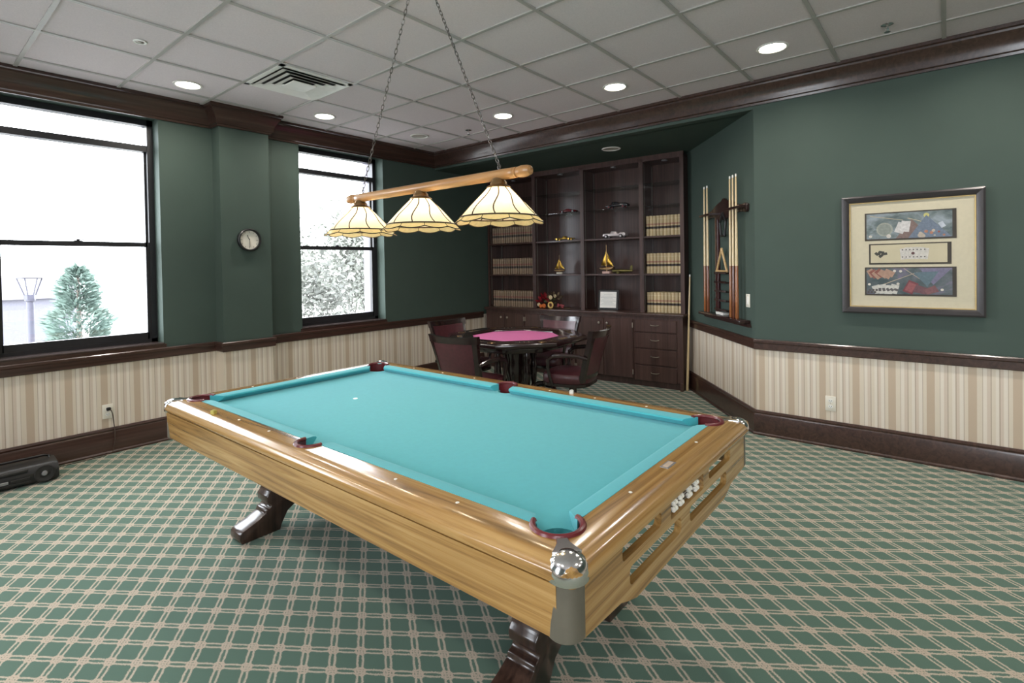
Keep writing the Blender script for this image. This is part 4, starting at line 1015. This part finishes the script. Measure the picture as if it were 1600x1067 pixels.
def make_chair():
    t = thing('card_chair', '', 'chair', (0, 0, 0), 0, 'card chairs on casters')       # faces local +y
    sp = []
    for k in range(28):
        a = 2*PI*k/28; x = math.copysign(abs(math.cos(a))**.55, math.cos(a))*.235; y = math.copysign(abs(math.sin(a))**.55, math.sin(a))*.225
        sp.append((x*(1+.06*(y/.225)), y+.02))
    s_ = MB(); b = bmesh.new(); levels = [(.96, .385), (1.0, .40), (1.0, .445), (.95, .468), (.75, .480), (.4, .486)]
    rings = [[b.verts.new((p[0]*f, (p[1]-.02)*f+.02, z)) for p in sp] for f, z in levels]
    for A, Bq in zip(rings[:-1], rings[1:]):
        for k in range(28): b.faces.new((A[k], A[(k+1) % 28], Bq[(k+1) % 28], Bq[k]))
    b.faces.new(list(reversed(rings[0]))); b.faces.new(rings[-1]); bmesh.ops.recalc_face_normals(b, faces=b.faces[:])
    s_.add(b).build('seat', M['leather'], t)
    MB().prism([(p[0]*.98, p[1]) for p in sp], .355, .388, 'z', bev=.005).build('seat_frame', M['black_wood'], t)
    # curved, leaning back: rows of (z, y, half width)
    def backpt(u, v_, off):     # u -1..1 across, v 0..1 up
        hw = .205+.045*v_; z = .44+.415*v_; y = -.205-.095*v_-.02*v_*v_+.050*u*u
        return Vector((hw*u, y+off, z+(.012*u*u if v_ > .9 else 0)))
    def slab(u0, u1, v0, v1, o0, o1, nu=8, nv=6):
        b = bmesh.new(); g = [[[b.verts.new(backpt(u0+(u1-u0)*i/nu, v0+(v1-v0)*j/nv, o)) for j in range(nv+1)] for i in range(nu+1)] for o in (o0, o1)]
        for s in (0, 1):
            for i in range(nu):
                for j in range(nv):
                    q = (g[s][i][j], g[s][i+1][j], g[s][i+1][j+1], g[s][i][j+1]); b.faces.new(q if s else q[::-1])
        for i in range(nu):
            b.faces.new((g[0][i][0], g[0][i+1][0], g[1][i+1][0], g[1][i][0])); b.faces.new((g[0][i+1][nv], g[0][i][nv], g[1][i][nv], g[1][i+1][nv]))
        for j in range(nv):
            b.faces.new((g[0][0][j+1], g[0][0][j], g[1][0][j], g[1][0][j+1])); b.faces.new((g[0][nu][j], g[0][nu][j+1], g[1][nu][j+1], g[1][nu][j]))
        bmesh.ops.recalc_face_normals(b, faces=b.faces[:]); return b
    MB().add(slab(-.86, .86, .06, .90, -.020, .022)).build('back_pad', M['leather'], t)
    f = MB(); f.add(slab(-1, -.84, -.10, 1.0, -.024, .016, 2, 8)).add(slab(.84, 1, -.10, 1.0, -.024, .016, 2, 8)).add(slab(-1.03, 1.03, .89, 1.02, -.026, .018, 12, 2)).add(slab(-.9, .9, -.02, .07, -.022, .016, 8, 2))
    f.build('back_frame', M['black_wood'], t)
    for sx in (-1, 1):
        MB().tube([(sx*.232, -.225, .625), (sx*.262, -.15, .648), (sx*.278, -.02, .652), (sx*.276, .08, .640), (sx*.268, .135, .600), (sx*.258, .140, .52), (sx*.250, .125, .44), (sx*.235, .11, .37)], [.014, .019, .022, .021, .019, .017, .017, .018], 8, flat=.8).build('arm', M['black_wood'], t)
    MB().lathe([(.09, .355), (.07, .33), (.036, .31), (.036, .20), (.055, .17), (.055, .11), (0, .11)], 20).build('pedestal', M['black_wood'], t)
    for k in range(4):
        a = k*PI/2+PI/4; c_, s2 = math.cos(a), math.sin(a)
        lg = MB().tube([(.03*c_, .03*s2, .150), (.13*c_, .13*s2, .150), (.22*c_, .22*s2, .110), (.285*c_, .285*s2, .078)], [.032, .030, .025, .022], 8).build('leg', M['black_wood'], t)
        MB().tube([(.285*c_, .285*s2, .080), (.285*c_, .285*s2, .045)], .007, 6).lathe([(0, -.011), (.024, -.011), (.0265, -.006), (.0265, .006), (.024, .011), (0, .011)], 14, mat=Matrix.Translation((.285*c_, .285*s2, .0268)) @ Matrix.Rotation(PI/2, 4, 'X')).build('caster', M['brass'], lg)
    return t
ch = make_chair()
def facing(deg): return math.radians(deg)-PI/2
CH = [((3.36, 3.26), 8, 'burgundy leather card chair seen from behind at the left of the card table'),
      ((3.98, 3.985), -92, 'burgundy leather card chair in the corner by the striped wall, beyond the card table'),
      ((4.72, 3.40), 186, 'burgundy leather card chair facing the camera in front of the base cabinets'),
      ((4.12, 2.70), 102, 'burgundy leather card chair at the right of the card table, near the drawers')]
for i, (p, a, l) in enumerate(CH):
    o = ch if i == 0 else dup(ch)
    o.location = (p[0], p[1], 0); o.rotation_euler = (0, 0, facing(a)); o['label'] = l

# ------------------------------------------------------------------ portable stereo by the skirting
t = thing('portable_stereo', 'black portable stereo on the carpet against the left skirting', 'stereo', (.50, 4.965, 0), 0)
pr = [(-.115, .012), (-.125, .03), (-.118, .085), (-.085, .128), (.04, .140), (.10, .128), (.112, .08), (.105, .012)]
MB().prism(pr, -.285, .285, 'x', bev=.012, seg=2).build('body', M['black'], t)
n_ = Vector((0, -.96, .27))
def onfront(x, z):      # point on the sloped front
    k = (z-.03)/.055; return Vector((x, -.1255+.007*k, z))
for sx in (-1, 1):
    Mf = Matrix.Translation(onfront(sx*.205, .066)) @ Matrix.Rotation(PI/2-.12, 4, 'X')
    MB().lathe([(.056, -.002), (.058, .004), (.052, .007), (.050, .002), (.018, -.002), (0, .004)], 28, mat=Mf, cap=False).build('speaker', M['dark'], t)
    MB().lathe([(0, .008), (.014, .006), (.018, .0), (0, -.002)], 16, mat=Mf).build('speaker_dome', M['silver'], t)
MB().box(-.12, .02, -.131, -.118, .048, .066, .002).build('silver_panel', M['silver'], t)
MB().box(-.125, .13, -.1285, -.118, .030, .042, .002).box(.03, .13, -.129, -.118, .048, .066, .002).build('cassette_door', M['dark'], t)
MB().box(-.10, .12, -.118, -.09, .100, .118, .003, mat=None).build('button_strip', M['dark'], t)
MB().tube([(-.25, .01, .126), (-.25, .02, .150), (-.22, .02, .158), (.22, .02, .158), (.25, .02, .150), (.25, .01, .126)], .008, 8).build('handle', M['black'], t)

# ------------------------------------------------------------------ outside the windows
gz = -1.6
ground = plain('pale_pavement', (146, 144, 140), 0.9, var=0.04, scale=.5)
o = MB().box(-40, 70, YW+.42, 90, gz-.2, gz).build('ground_outside', ground, smooth=False); struct(o)
lpm = plain('lavender_grey_paint', (62, 61, 72), 0.5, var=0.04)
t = thing('lamp_post', 'pale lavender lamp post with a lantern head outside the left window', 'lamp post', (1.355, 10.0, gz))
MB().lathe([(.14, 0), (.14, .06), (.08, .20), (.045, .30), (.042, 2.66), (.06, 2.68), (.06, 2.72), (0, 2.72)], 18).build('pole', lpm, t)
b = MB()
for k in range(6):
    a0, a1 = k*PI/3, (k+1)*PI/3
    b.tube([(.055*math.cos(a0), .055*math.sin(a0), 2.74), (.135*math.cos(a0), .135*math.sin(a0), 3.00)], .009, 5)
    b.tube([(.135*math.cos(a0), .135*math.sin(a0), 3.00), (.135*math.cos(a1), .135*math.sin(a1), 3.00)], .010, 5)
b.lathe([(.07, 2.70), (.07, 2.76), (.03, 2.77), (0, 2.77)], 6); b.build('lantern_frame', lpm, t)
MB().lathe([(.050, 2.765), (.128, 2.995)], 6, cap=False).build('lantern_glass', plain('frosted_glass', (246, 246, 250), 0.4), t)
MB().lathe([(.18, 3.005), (.175, 3.02), (.09, 3.09), (.03, 3.13), (.02, 3.17), (0, 3.18)], 6).build('lantern_roof', plain('pale_roof_paint', (104, 102, 112), 0.5), t)

def foliage(n, fn, size, seed, aspect=.35):
    R = random.Random(seed); b = MB()
    for k in range(n):
        p, d = fn(R); d = (d+Vector((R.uniform(-.5, .5), R.uniform(-.5, .5), R.uniform(-.4, .5)))).normalized(); s_ = d.orthogonal().normalized(); s_ = Matrix.Rotation(R.uniform(0, 6.28), 3, d) @ s_
        L = size*R.uniform(.6, 1.3); w_ = L*aspect
        v = [b.bm.verts.new(q) for q in (p, p+d*L*.5+s_*w_*.5, p+d*L, p+d*L*.5-s_*w_*.5)]; b.bm.faces.new(v)
    return b
def conifer_fn(H, rad):
    def fn(R):
        h = R.random()**1.25; rr_ = rad*(1-h)**.72*(.82+.18*math.sin(h*30)); a = R.uniform(0, 2*PI); k = R.uniform(.55, 1.0)
        return Vector((rr_*k*math.cos(a), rr_*k*math.sin(a), .15+h*H)), Vector((math.cos(a), math.sin(a), .35))
    return fn
def branchy(name, seed, H, spread, n, mat, parent):
    R = random.Random(seed); b = MB(); tips = []
    def grow(p, d, L, r, lev):
        q = p+d*L; mid = p+d*L*.5+Vector((R.uniform(-1, 1), R.uniform(-1, 1), 0))*L*.06
        b.tube([p, mid, q], [r, r*.8, r*.6], 5); tips.append(q); tips.append(mid)
        if lev == 0: return
        for k in range(3 if lev > 1 else 2):
            nd = (d+Vector((R.uniform(-1, 1)*spread, R.uniform(-1, 1)*spread, R.uniform(-.1, .5)))).normalized()
            grow(p+d*L*R.uniform(.5, 1), nd, L*R.uniform(.55, .75), r*.55, lev-1)
    for k in range(n): grow(Vector((R.uniform(-.1, .1), R.uniform(-.1, .1), 0)), Vector((R.uniform(-.35, .35), R.uniform(-.35, .35), 1)).normalized(), H*.42, .03, 4)
    b.build(name, mat, parent); return tips
conm = plain('blue_green_needles', (104, 122, 113), 0.8, var=0.15, scale=3)
t = thing('conifer', 'bushy blue-green conifer outside the left window', 'tree', (2.27, 12.0, gz))
MB().lathe([(.09, 0), (.06, 1.0), (.02, 3.0), (0, 3.1)], 10).build('trunk', plain('grey_bark', (120, 108, 100), 0.9), t)
foliage(9000, conifer_fn(3.0, 1.02), .16, 2, .22).build('foliage', conm, t, smooth=False)
lfm = plain('pale_olive_leaf', (116, 119, 110), 0.7, var=0.15, scale=4); bkm = plain('pale_branch', (90, 88, 84), 0.8)
for i, (x, y, H, l) in enumerate(((4.6, 8.5, 4.0, 'pale leafy shrub outside the narrow window, left of the other'), (6.5, 9.4, 4.4, 'pale leafy shrub outside the narrow window, right of the other'))):
    t = thing('shrub', l, 'shrub', (x, y, gz), 0, 'shrubs outside the narrow window')
    tips = branchy('branches', 30+i, H, .55, 4, bkm, t)
    def fn(R, tips=tips): q = R.choice(tips); return q+Vector((R.uniform(-.3, .3), R.uniform(-.3, .3), R.uniform(-.3, .3))), Vector((R.uniform(-1, 1), R.uniform(-1, 1), R.uniform(-.3, .8)))
    foliage(6500, fn, .12, 40+i, .42).build('leaves', lfm, t, smooth=False)
t = thing('distant_tree', 'faint bare tree far behind the lamp post', 'tree', (1.2, 24, gz))
tips = branchy('branches', 77, 5.0, .5, 2, plain('faint_branch', (104, 102, 108), 0.8), t)
t = thing('outbuilding', 'low pale grey building far behind the conifer', 'building', (3.4, 26, gz))
MB().box(-1.3, 1.6, 0, 3, 0, 2.15).build('wall', plain('grey_siding', (88, 87, 96), 0.8), t, smooth=False)
MB().prism([(-1.5, 2.15), (1.8, 2.15), (1.3, 2.9), (-1.0, 2.9)], -.2, 3.2, 'y').build('roof', plain('pale_shingle', (116, 112, 118), 0.8), t, smooth=False)
